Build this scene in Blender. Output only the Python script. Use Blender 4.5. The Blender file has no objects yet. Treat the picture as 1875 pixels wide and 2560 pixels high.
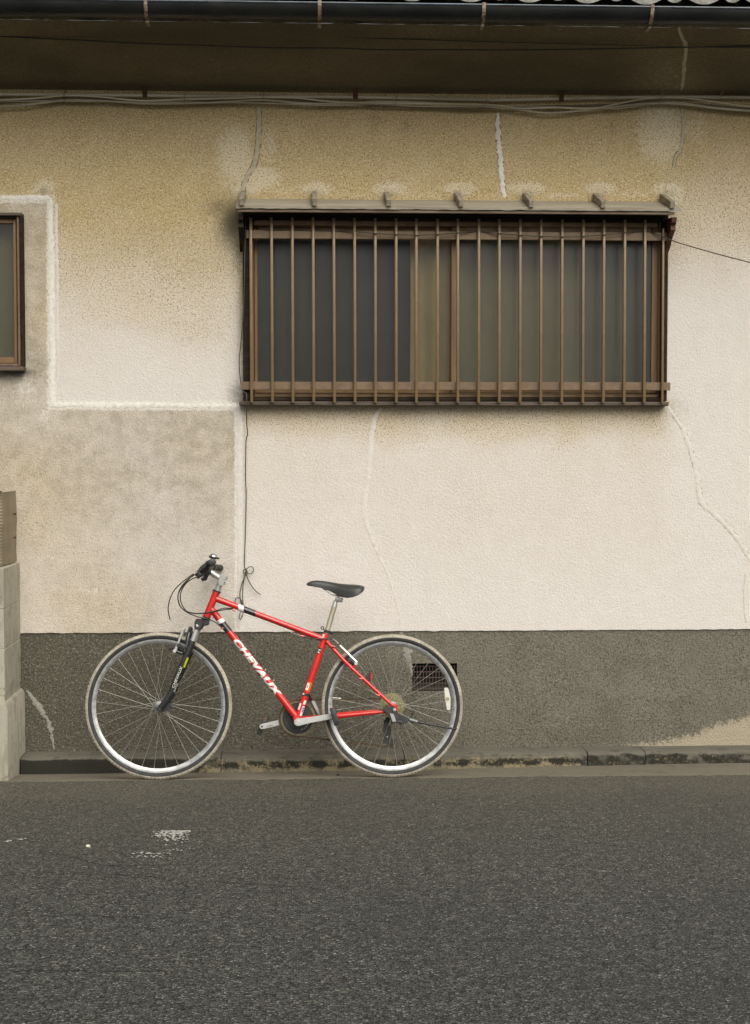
import bpy, bmesh, math, random
import numpy as np
from mathutils import Vector, Matrix, Euler, noise

random.seed(7)
R = math.radians
sc = bpy.context.scene

# ------------------------------------------------------------------ camera
CAM = Vector((0.0, -7.47, 1.62))
PITCH, YAW = 2.8, 2.5
FPX = 3698.0                       # focal length in photograph pixels (1875 x 2560)
cd = bpy.data.cameras.new('camera')
cam = bpy.data.objects.new('camera', cd)
sc.collection.objects.link(cam)
cam.location = CAM
cam.rotation_euler = (R(90 - PITCH), 0, R(-YAW))
cd.sensor_fit = 'VERTICAL'
cd.sensor_height = 36.0
cd.lens = 36.0 * FPX / 2560.0
cd.clip_start = 0.05
cd.clip_end = 500
sc.camera = cam

# ------------------------------------------------------------------ sky, sun, exposure
SUN_EL, SUN_AZ = 46.0, 20.0        # azimuth: degrees to the right of straight-on to the wall
w = bpy.data.worlds.new('World')
sc.world = w
w.use_nodes = True
wn = w.node_tree
wn.nodes.clear()
sky = wn.nodes.new('ShaderNodeTexSky')
sky.sky_type = 'NISHITA'
sky.sun_disc = False
sky.sun_elevation = R(SUN_EL)
sky.sun_rotation = R(180 - SUN_AZ)
sky.air_density = 1.0
sky.dust_density = 6.0
sky.ozone_density = 0.6
hs = wn.nodes.new('ShaderNodeHueSaturation')     # cloud cover: the blue is mostly gone
hs.inputs['Saturation'].default_value = 0.10
bg = wn.nodes.new('ShaderNodeBackground')
bg.inputs['Strength'].default_value = 0.052
wo = wn.nodes.new('ShaderNodeOutputWorld')
wn.links.new(sky.outputs[0], hs.inputs['Color'])
wn.links.new(hs.outputs[0], bg.inputs['Color'])
wn.links.new(bg.outputs[0], wo.inputs[0])
sd = bpy.data.lights.new('sun', 'SUN')
sd.energy = 1.5
sd.angle = R(60)
sd.color = (1.0, 0.975, 0.885)
sun = bpy.data.objects.new('sun', sd)
sc.collection.objects.link(sun)
sv = Vector((math.cos(R(SUN_EL)) * math.sin(R(SUN_AZ)), -math.cos(R(SUN_EL)) * math.cos(R(SUN_AZ)), math.sin(R(SUN_EL))))
sun.rotation_euler = (-sv).to_track_quat('-Z', 'Y').to_euler()
sun.location = (3, -6, 9)
sc.view_settings.view_transform = 'Standard'
sc.view_settings.look = 'None'
sc.view_settings.exposure = 0.93
sc.view_settings.gamma = 1.0
sc.view_settings.use_curve_mapping = False

# ------------------------------------------------------------------ photograph measurements -> metres
CR = Euler(cam.rotation_euler).to_matrix()
CRT = CR.transposed()

def ray(px, py):
    return CR @ Vector(((px - 937.5) / FPX, -(py - 1280.0) / FPX, -1.0))

def at(px, py, Y=0.0):
    d = ray(px, py)
    return CAM + d * ((Y - CAM.y) / d.y)

def atz(px, py, Z=0.0):
    d = ray(px, py)
    return CAM + d * ((Z - CAM.z) / d.z)

def wx(px, py=1100, Y=0.0): return at(px, py, Y).x
def wz(py, px=937, Y=0.0): return at(px, py, Y).z

# ------------------------------------------------------------------ object helpers
col = sc.collection

def link(o, parent=None):
    col.objects.link(o)
    if parent is not None: o.parent = parent
    return o

def empty(name, loc=(0, 0, 0), rot=(0, 0, 0), parent=None):
    o = bpy.data.objects.new(name, None)
    o.location = loc
    o.rotation_euler = rot
    o.empty_display_size = 0.05
    return link(o, parent)

def tag(o, label=None, cat=None, group=None, kind=None):
    if label: o['label'] = label
    if cat: o['category'] = cat
    if group: o['group'] = group
    if kind: o['kind'] = kind
    return o

def dup(o, parent, loc=None, rot=None, scale=None):
    c = o.copy()
    link(c, parent)
    if loc is not None: c.location = loc
    if rot is not None: c.rotation_euler = rot
    if scale is not None: c.scale = scale
    return c

def frame_of(d):
    d = d.normalized()
    a = Vector((0, 0, 1)) if abs(d.z) < 0.9 else Vector((0, 1, 0))
    s = d.cross(a).normalized()
    return d, s, s.cross(d).normalized()

def smooth_path(pts, n=8):
    pts = [Vector(p) for p in pts]
    if len(pts) < 3: return pts
    P = [pts[0] * 2 - pts[1]] + pts + [pts[-1] * 2 - pts[-2]]
    out = []
    for i in range(1, len(P) - 2):
        for k in range(n):
            t = k / n
            a, b, c, d = P[i - 1], P[i], P[i + 1], P[i + 2]
            out.append(0.5 * (2 * b + (c - a) * t + (2 * a - 5 * b + 4 * c - d) * t * t + (3 * b - a - 3 * c + d) * t ** 3))
    out.append(pts[-1])
    return out

class MB:
    def __init__(s):
        s.v = []; s.f = []; s.sm = []
    def add(s, vs, fs, smooth=False):
        b = len(s.v)
        s.v += [tuple(v) for v in vs]
        s.f += [tuple(i + b for i in f) for f in fs]
        s.sm += [smooth] * len(fs)
        return s
    def box(s, mn, mx, M=None):
        x0, y0, z0 = mn; x1, y1, z1 = mx
        vs = [Vector(p) for p in ((x0,y0,z0),(x1,y0,z0),(x1,y1,z0),(x0,y1,z0),(x0,y0,z1),(x1,y0,z1),(x1,y1,z1),(x0,y1,z1))]
        if M is not None: vs = [M @ v for v in vs]
        return s.add(vs, [(0,3,2,1),(4,5,6,7),(0,1,5,4),(1,2,6,5),(2,3,7,6),(3,0,4,7)])
    def bbox(s, mn, mx, bev=0.003, seg=1, M=None, cuts=0, jit=0.0):
        bm = bmesh.new()
        bmesh.ops.create_cube(bm, size=1.0)
        for v in bm.verts:
            v.co = Vector([mn[i] + (v.co[i] + 0.5) * (mx[i] - mn[i]) for i in range(3)])
        bmesh.ops.bevel(bm, geom=bm.edges[:], offset=bev, segments=seg, affect='EDGES', profile=0.5)
        if cuts: bmesh.ops.subdivide_edges(bm, edges=bm.edges[:], cuts=cuts, use_grid_fill=True)
        if jit:
            for v in bm.verts:
                v.co += noise.noise_vector(v.co * 31.0) * jit
        bm.verts.index_update()
        vs = [(M @ v.co if M is not None else v.co.copy()) for v in bm.verts]
        s.add(vs, [[v.index for v in f.verts] for f in bm.faces], seg > 1)
        bm.free()
        return s
    def tube(s, pts, r, seg=10, cap=True, squash=None):
        pts = [Vector(p) for p in pts]
        n = len(pts)
        rs = r if isinstance(r, (list, tuple)) else [r] * n
        if len(rs) != n:
            rs = [float(np.interp(i / (n - 1), np.linspace(0, 1, len(rs)), rs)) for i in range(n)]
        d = [(pts[min(i + 1, n - 1)] - pts[max(i - 1, 0)]) for i in range(n)]
        d0, a, b = frame_of(d[0])
        vs = []
        for i in range(n):
            di = d[i].normalized()
            a = (a - di * a.dot(di)).normalized()
            b = di.cross(a)
            for k in range(seg):
                t = 2 * math.pi * k / seg
                vs.append(pts[i] + (a * math.cos(t) + b * math.sin(t)) * rs[i])
        fs = [(i*seg+k, i*seg+(k+1) % seg, (i+1)*seg+(k+1) % seg, (i+1)*seg+k) for i in range(n-1) for k in range(seg)]
        s.add(vs, fs, True)
        if cap:
            base = len(s.v) - len(vs)
            s.f.append(tuple(base + k for k in range(seg))[::-1]); s.sm.append(False)
            s.f.append(tuple(base + (n-1)*seg + k for k in range(seg))); s.sm.append(False)
        return s
    def lathe(s, prof, n=48, o=Vector((0,0,0)), closed=True, smooth=True):
        # profile of (radius, y) turned about the local y axis through o
        m = len(prof)
        vs = []
        for i in range(n):
            t = 2 * math.pi * i / n
            for (r, y) in prof:
                vs.append((o[0] + r * math.cos(t), o[1] + y, o[2] + r * math.sin(t)))
        fs = []
        for i in range(n):
            j = (i + 1) % n
            for k in range(m if closed else m - 1):
                k2 = (k + 1) % m
                fs.append((i*m+k, j*m+k, j*m+k2, i*m+k2))
        return s.add(vs, fs, smooth)
    def extr(s, poly, w0, w1, bev=0.0):
        # polygon of local (x, z) pairs extruded along y from w0 to w1
        bm = bmesh.new()
        a = [bm.verts.new((p[0], w0, p[1])) for p in poly]
        b = [bm.verts.new((p[0], w1, p[1])) for p in poly]
        n = len(poly)
        bm.faces.new(a); bm.faces.new(b[::-1])
        for i in range(n): bm.faces.new((a[i], b[i], b[(i+1) % n], a[(i+1) % n]))
        bmesh.ops.recalc_face_normals(bm, faces=bm.faces[:])
        if bev: bmesh.ops.bevel(bm, geom=bm.edges[:], offset=bev, segments=2, affect='EDGES')
        bm.verts.index_update()
        s.add([v.co.copy() for v in bm.verts], [[v.index for v in f.verts] for f in bm.faces], bool(bev))
        bm.free()
        return s
    def mesh(s, name, recalc=True):
        me = bpy.data.meshes.new(name)
        me.from_pydata(s.v, [], s.f)
        me.polygons.foreach_set('use_smooth', s.sm)
        if recalc:
            bm = bmesh.new(); bm.from_mesh(me)
            bmesh.ops.recalc_face_normals(bm, faces=bm.faces[:])
            bm.to_mesh(me); bm.free()
        me.update()
        me.validate()
        if any(s.sm): me.set_sharp_from_angle(angle=R(38))
        return me
    def build(s, name, m, parent=None, recalc=True):
        me = s.mesh(name, recalc)
        me.materials.append(m)
        return link(bpy.data.objects.new(name, me), parent)

def ss(a, b, x):
    t = np.clip((np.asarray(x, float) - a) / (b - a), 0, 1)
    return t * t * (3 - 2 * t)

def fbm(x, y, z=0.0, oct=4):
    return noise.fractal((x, y, z), 1.0, 2.0, oct)

# ------------------------------------------------------------------ material helpers
class NT:
    def __init__(s, name):
        s.m = bpy.data.materials.new(name)
        s.m.use_nodes = True
        s.t = s.m.node_tree
        s.b = s.t.nodes['Principled BSDF']
        s.tc = s.n('ShaderNodeTexCoord').outputs['Object']
    def n(s, k, **kw):
        nd = s.t.nodes.new(k)
        for a, v in kw.items(): setattr(nd, a, v)
        return nd
    def put(s, sock, v):
        if isinstance(v, bpy.types.NodeSocket): s.t.links.new(v, sock)
        elif v is not None:
            if isinstance(v, (tuple, list)) and len(v) == 3 and sock.type == 'RGBA': v = (*v, 1)
            sock.default_value = v
    def noise(s, scale, detail=4, rough=0.55, vec=None, dist=0.0, out='Fac'):
        nd = s.n('ShaderNodeTexNoise')
        s.put(nd.inputs['Vector'], vec or s.tc)
        nd.inputs['Scale'].default_value = scale
        nd.inputs['Detail'].default_value = detail
        nd.inputs['Roughness'].default_value = rough
        nd.inputs['Distortion'].default_value = dist
        return nd.outputs[out]
    def vor(s, scale, feature='F1', out='Distance', vec=None, rnd=1.0):
        nd = s.n('ShaderNodeTexVoronoi', feature=feature)
        s.put(nd.inputs['Vector'], vec or s.tc)
        nd.inputs['Scale'].default_value = scale
        nd.inputs['Randomness'].default_value = rnd
        return nd.outputs[out]
    def map(s, scale=(1, 1, 1), rot=(0, 0, 0), vec=None):
        nd = s.n('ShaderNodeMapping')
        s.put(nd.inputs['Vector'], vec or s.tc)
        nd.inputs['Scale'].default_value = scale
        nd.inputs['Rotation'].default_value = rot
        return nd.outputs[0]
    def math(s, op, a, b=None, c=None, clamp=False):
        nd = s.n('ShaderNodeMath', operation=op, use_clamp=clamp)
        for i, v in enumerate((a, b, c)): s.put(nd.inputs[i], v)
        return nd.outputs[0]
    def rng(s, v, a, b, c=0.0, d=1.0, smooth=True):
        nd = s.n('ShaderNodeMapRange', interpolation_type='SMOOTHSTEP' if smooth else 'LINEAR')
        for i, q in enumerate((v, a, b, c, d)): s.put(nd.inputs[i], q)
        return nd.outputs[0]
    def mix(s, f, a, b, mode='MIX'):
        nd = s.n('ShaderNodeMix', data_type='RGBA', blend_type=mode)
        s.put(nd.inputs[0], f); s.put(nd.inputs[6], a); s.put(nd.inputs[7], b)
        return nd.outputs[2]
    def attr(s, name):
        a = s.n('ShaderNodeAttribute', attribute_name=name)
        sp = s.n('ShaderNodeSeparateColor')
        s.t.links.new(a.outputs['Color'], sp.inputs[0])
        return sp.outputs[0], sp.outputs[1], sp.outputs[2], a.outputs['Alpha']
    def bump(s, h, strength=0.5, dist=0.003, nrm=None):
        nd = s.n('ShaderNodeBump')
        nd.inputs['Strength'].default_value = strength
        nd.inputs['Distance'].default_value = dist
        s.put(nd.inputs['Height'], h)
        if nrm is not None: s.put(nd.inputs['Normal'], nrm)
        return nd.outputs[0]
    def out(s, color=None, rough=0.6, metal=0.0, normal=None, spec=0.5, coat=0.0, **kw):
        s.put(s.b.inputs['Base Color'], color)
        s.put(s.b.inputs['Roughness'], rough)
        s.put(s.b.inputs['Metallic'], metal)
        s.put(s.b.inputs['Specular IOR Level'], spec)
        s.put(s.b.inputs['Coat Weight'], coat)
        if normal is not None: s.put(s.b.inputs['Normal'], normal)
        return s.m

def pmat(name, c1, c2=None, scale=30, rough=0.55, metal=0.0, bump=0.0, bscale=200, spec=0.5, coat=0.0, stretch=None, rvar=0.1):
    t = NT(name)
    vec = t.map(stretch) if stretch else None
    c2 = c2 or tuple(c * 0.7 for c in c1)
    f = t.rng(t.noise(scale, 5, 0.6, vec), 0.35, 0.68)
    r = t.rng(t.noise(scale * 2.3, 3, 0.5, vec), 0.3, 0.7, max(rough - rvar, 0.05), min(rough + rvar, 1))
    nrm = t.bump(t.noise(bscale, 3, 0.6, vec), bump, 0.002) if bump else None
    return t.out(t.mix(f, c1, c2), r, metal, nrm, spec, coat)

# stucco of the wall; attribute "stain": R ochre dirt, G grey repaint, B pale smeared cement, A black mould mixed with painted shade
def stucco_mat():
    t = NT('stucco')
    T, G, W, D = t.attr('stain_shade')
    nbig = t.noise(3.2, 3, 0.6)
    nmid = t.noise(14, 3, 0.62)
    nfin = t.noise(55, 3, 0.6)
    wob = t.math('ADD', t.math('MULTIPLY', t.math('SUBTRACT', nbig, 0.5), 0.5), t.math('MULTIPLY', t.math('SUBTRACT', nfin, 0.5), 0.6))
    T1 = t.math('ADD', T, t.math('MULTIPLY', wob, t.rng(T, 0.0, 0.3, 0.04, 0.8)), clamp=True)
    G1 = t.math('ADD', G, t.math('MULTIPLY', wob, t.rng(G, 0.02, 0.3, 0.0, 0.9)), clamp=True)
    W1 = t.rng(t.math('ADD', W, t.math('MULTIPLY', t.math('SUBTRACT', t.noise(44, 4, 0.75), 0.5), 1.5)), 0.36, 0.82)
    W1 = t.math('MULTIPLY', t.math('MULTIPLY', W1, t.rng(W, 0.02, 0.25)), 0.85)
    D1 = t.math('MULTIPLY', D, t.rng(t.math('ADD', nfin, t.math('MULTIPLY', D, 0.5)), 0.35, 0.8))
    c = t.mix(t.rng(nmid, 0.25, 0.75), (0.685, 0.635, 0.585), (0.655, 0.602, 0.548))
    c = t.mix(G1, c, t.mix(t.rng(nmid, 0.32, 0.68), (0.335, 0.295, 0.24), (0.51, 0.455, 0.385)))
    c = t.mix(T1, c, t.mix(t.noise(9, 3, 0.65), (0.425, 0.312, 0.142), (0.58, 0.445, 0.235)))
    c = t.mix(W1, c, t.mix(T1, (0.74, 0.695, 0.64), (0.67, 0.575, 0.40)))
    # dirt caught in the pits of the render
    pit = t.noise(140, 2, 0.65)
    pit2 = t.vor(95)
    sp = t.rng(pit, 0.55, 0.61)
    amt = t.math('MAXIMUM', t.rng(T1, 0.0, 0.6, 0.10, 0.80), t.math('MULTIPLY', G1, 0.4))
    c = t.mix(t.math('MULTIPLY', sp, amt), c, (0.15, 0.105, 0.05))
    lt = t.rng(t.noise(110, 2, 0.65), 0.53, 0.63)
    c = t.mix(t.math('MULTIPLY', lt, t.rng(T1, 0.1, 0.7, 0.05, 0.6)), c, (0.74, 0.64, 0.46))
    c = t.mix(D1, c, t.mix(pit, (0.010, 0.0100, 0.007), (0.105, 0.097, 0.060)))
    h = t.math('ADD', t.math('MULTIPLY', t.noise(170, 3, 0.75), 1.0), t.math('MULTIPLY', pit2, 0.45))
    return t.out(c, 0.93, 0.0, t.bump(h, 0.6, 0.006), 0.25)

# dark painted plinth; attribute "stain": R bare pale cement, G smeared pale cement, B paler tone growing to the right
def plinth_mat():
    t = NT('plinth_paint')
    P, S, L, D = t.attr('stain_shade')
    n1 = t.noise(5, 6, 0.65); n2 = t.noise(60, 5, 0.65); n3 = t.noise(105, 3, 0.65)
    c = t.mix(n1, (0.070, 0.060, 0.041), (0.112, 0.099, 0.073))
    c = t.mix(t.math('MULTIPLY', L, t.rng(n1, 0.25, 0.7, 0.5, 1.0)), c, (0.182, 0.165, 0.128))
    c = t.mix(t.math('MULTIPLY', t.rng(n3, 0.54, 0.64), 0.6), c, (0.245, 0.23, 0.185))
    c = t.mix(t.math('MULTIPLY', t.rng(n3, 0.46, 0.36), 0.65), c, (0.028, 0.025, 0.018))
    e = t.math('ADD', P, t.math('MULTIPLY', t.math('SUBTRACT', t.noise(60, 5, 0.85), 0.5), 2.4))
    c = t.mix(t.rng(e, 0.40, 0.74), c, t.mix(n2, (0.40, 0.345, 0.25), (0.32, 0.27, 0.19)))
    s = t.math('ADD', S, t.math('MULTIPLY', t.math('SUBTRACT', t.noise(70, 5, 0.75), 0.5), 1.2))
    c = t.mix(t.math('MULTIPLY', t.rng(s, 0.45, 0.75), 0.7), c, (0.33, 0.305, 0.25))
    h = t.math('ADD', t.noise(95, 4, 0.65), t.math('MULTIPLY', t.vor(130), 0.6))
    return t.out(c, 0.9, 0.0, t.bump(h, 0.75, 0.006), 0.3)

def asphalt_mat():
    t = NT('asphalt')
    E, _, _, _ = t.attr('stain_shade')
    big = t.noise(0.8, 5, 0.6); mid = t.noise(7, 5, 0.6)
    vc = t.vor(122, 'F1', 'Color')
    vd = t.vor(122, 'F1', 'Distance')
    sp = t.n('ShaderNodeSeparateColor'); t.t.links.new(vc, sp.inputs[0])
    g = sp.outputs[0]
    vc2 = t.vor(95, 'F1', 'Color')
    sp2 = t.n('ShaderNodeSeparateColor'); t.t.links.new(vc2, sp2.inputs[0])
    c = t.mix(g, (0.0090, 0.0100, 0.0095), (0.100, 0.102, 0.088))
    c = t.mix(t.math('MULTIPLY', t.rng(sp2.outputs[0], 0.5, 1.0), 0.5), c, (0.104, 0.103, 0.087))
    c = t.mix(t.rng(g, 0.84, 0.98), c, (0.19, 0.182, 0.145))
    c = t.mix(t.math('MULTIPLY', t.rng(sp.outputs[1], 0.996, 0.999), 0.8), c, (0.33, 0.31, 0.27))
    c = t.mix(t.rng(vd, 0.50, 0.8), c, (0.009, 0.009, 0.009))
    c = t.mix(t.rng(big, 0.35, 0.7, 0.0, 0.30), c, (0.028, 0.029, 0.028))
    c = t.mix(1.0, c, t.mix(t.rng(t.noise(26, 4, 0.7), 0.3, 0.7), (0.62, 0.62, 0.62), (1.3, 1.3, 1.3)), 'MULTIPLY')
    # road dust towards the kerb
    du = t.math('ADD', E, t.math('MULTIPLY', t.math('SUBTRACT', mid, 0.5), 0.5), clamp=True)
    c = t.mix(t.math('MULTIPLY', du, t.rng(t.noise(110, 3, 0.6), 0.38, 0.64, 0.15, 0.9)), c, (0.118, 0.103, 0.072))
    h = t.math('MULTIPLY', t.math('SUBTRACT', 1.0, vd), t.math('ADD', 0.5, g))
    return t.out(c, t.rng(g, 0, 1, 0.62, 0.92), 0.0, t.bump(h, 0.9, 0.006), 0.4)

def concrete_mat(name, c1, c2, grime=(0.06, 0.055, 0.04), sc_=1.0, dirt=0.5, streak=False):
    t = NT(name)
    A, M, L, _ = t.attr('stain_shade')
    n1 = t.noise(6 * sc_, 6, 0.65); n2 = t.noise(70, 4, 0.65); n3 = t.noise(200, 2, 0.5)
    c = t.mix(n1, c1, c2)
    c = t.mix(t.math('MULTIPLY', t.rng(t.noise(11 * sc_, 5, 0.7), 0.5, 0.72), dirt), c, grime)
    if streak:
        c = t.mix(t.math('MULTIPLY', t.rng(t.noise(22, 4, 0.7, t.map((1, 1, 0.12))), 0.48, 0.7), 0.55), c, grime)
    c = t.mix(t.math('MULTIPLY', t.rng(n3, 0.58, 0.7), 0.35), c, tuple(min(1, q * 1.5) for q in c1))
    a = t.math('ADD', A, t.math('MULTIPLY', t.math('SUBTRACT', t.noise(24, 5, 0.7), 0.5), 0.9))
    c = t.mix(t.math('MULTIPLY', t.rng(a, 0.4, 0.75), t.rng(A, 0.02, 0.2)), c, (0.022, 0.020, 0.014))
    m = t.math('ADD', M, t.math('MULTIPLY', t.math('SUBTRACT', t.noise(62, 5, 0.85), 0.5), 2.4))
    c = t.mix(t.math('MULTIPLY', t.rng(m, 0.35, 0.8), t.rng(M, 0.02, 0.2)), c, t.mix(n2, (0.12, 0.095, 0.05), (0.30, 0.25, 0.155)))
    h = t.math('ADD', n2, t.math('MULTIPLY', n3, 0.7))
    return t.out(c, 0.9, 0.0, t.bump(h, 0.6, 0.004), 0.3)

def tread_mat():
    t = NT('cream_tyre_rubber')
    c = t.mix(t.rng(t.noise(40, 5, 0.65), 0.35, 0.7), (0.46, 0.415, 0.335), (0.31, 0.27, 0.205))
    c = t.mix(t.math('MULTIPLY', t.rng(t.noise(9, 4, 0.6), 0.45, 0.7), 0.6), c, (0.20, 0.165, 0.115))
    return t.out(c, 0.85, 0.0, t.bump(t.noise(400, 2), 0.3, 0.001), 0.3)

def glass_mat(name, tint, dust):
    t = NT(name)
    t.t.nodes.remove(t.b)
    tr = t.n('ShaderNodeBsdfTransparent'); tr.inputs[0].default_value = (*tint, 1)
    gl = t.n('ShaderNodeBsdfGlossy'); gl.inputs['Roughness'].default_value = 0.3
    gl.inputs['Color'].default_value = (0.9, 0.9, 0.9, 1)
    fr = t.n('ShaderNodeFresnel'); fr.inputs[0].default_value = 1.45
    df = t.n('ShaderNodeBsdfDiffuse')
    t.put(df.inputs[0], t.mix(t.noise(60, 3), (0.20, 0.19, 0.165), (0.28, 0.26, 0.22)))
    m1 = t.n('ShaderNodeMixShader'); m2 = t.n('ShaderNodeMixShader')
    t.put(m1.inputs[0], t.math('MULTIPLY', t.rng(t.noise(3, 4), 0.3, 0.7, 0.7, 1.25), dust))
    t.t.links.new(tr.outputs[0], m1.inputs[1]); t.t.links.new(df.outputs[0], m1.inputs[2])
    t.t.links.new(fr.outputs[0], m2.inputs[0])
    t.t.links.new(m1.outputs[0], m2.inputs[1]); t.t.links.new(gl.outputs[0], m2.inputs[2])
    o = [n for n in t.t.nodes if n.type == 'OUTPUT_MATERIAL'][0]
    t.t.links.new(m2.outputs[0], o.inputs[0])
    return t.m

def clear_plastic(name, c, fac):
    t = NT(name)
    t.t.nodes.remove(t.b)
    tr = t.n('ShaderNodeBsdfTransparent')
    df = t.n('ShaderNodeBsdfDiffuse'); t.put(df.inputs[0], t.mix(t.noise(30), c, tuple(q * 0.7 for q in c)))
    gl = t.n('ShaderNodeBsdfGlossy'); gl.inputs['Roughness'].default_value = 0.2
    m1 = t.n('ShaderNodeMixShader'); m1.inputs[0].default_value = fac
    m2 = t.n('ShaderNodeMixShader'); m2.inputs[0].default_value = 0.06
    t.t.links.new(tr.outputs[0], m1.inputs[1]); t.t.links.new(df.outputs[0], m1.inputs[2])
    t.t.links.new(m1.outputs[0], m2.inputs[1]); t.t.links.new(gl.outputs[0], m2.inputs[2])
    o = [n for n in t.t.nodes if n.type == 'OUTPUT_MATERIAL'][0]
    t.t.links.new(m2.outputs[0], o.inputs[0])
    return t.m

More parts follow.
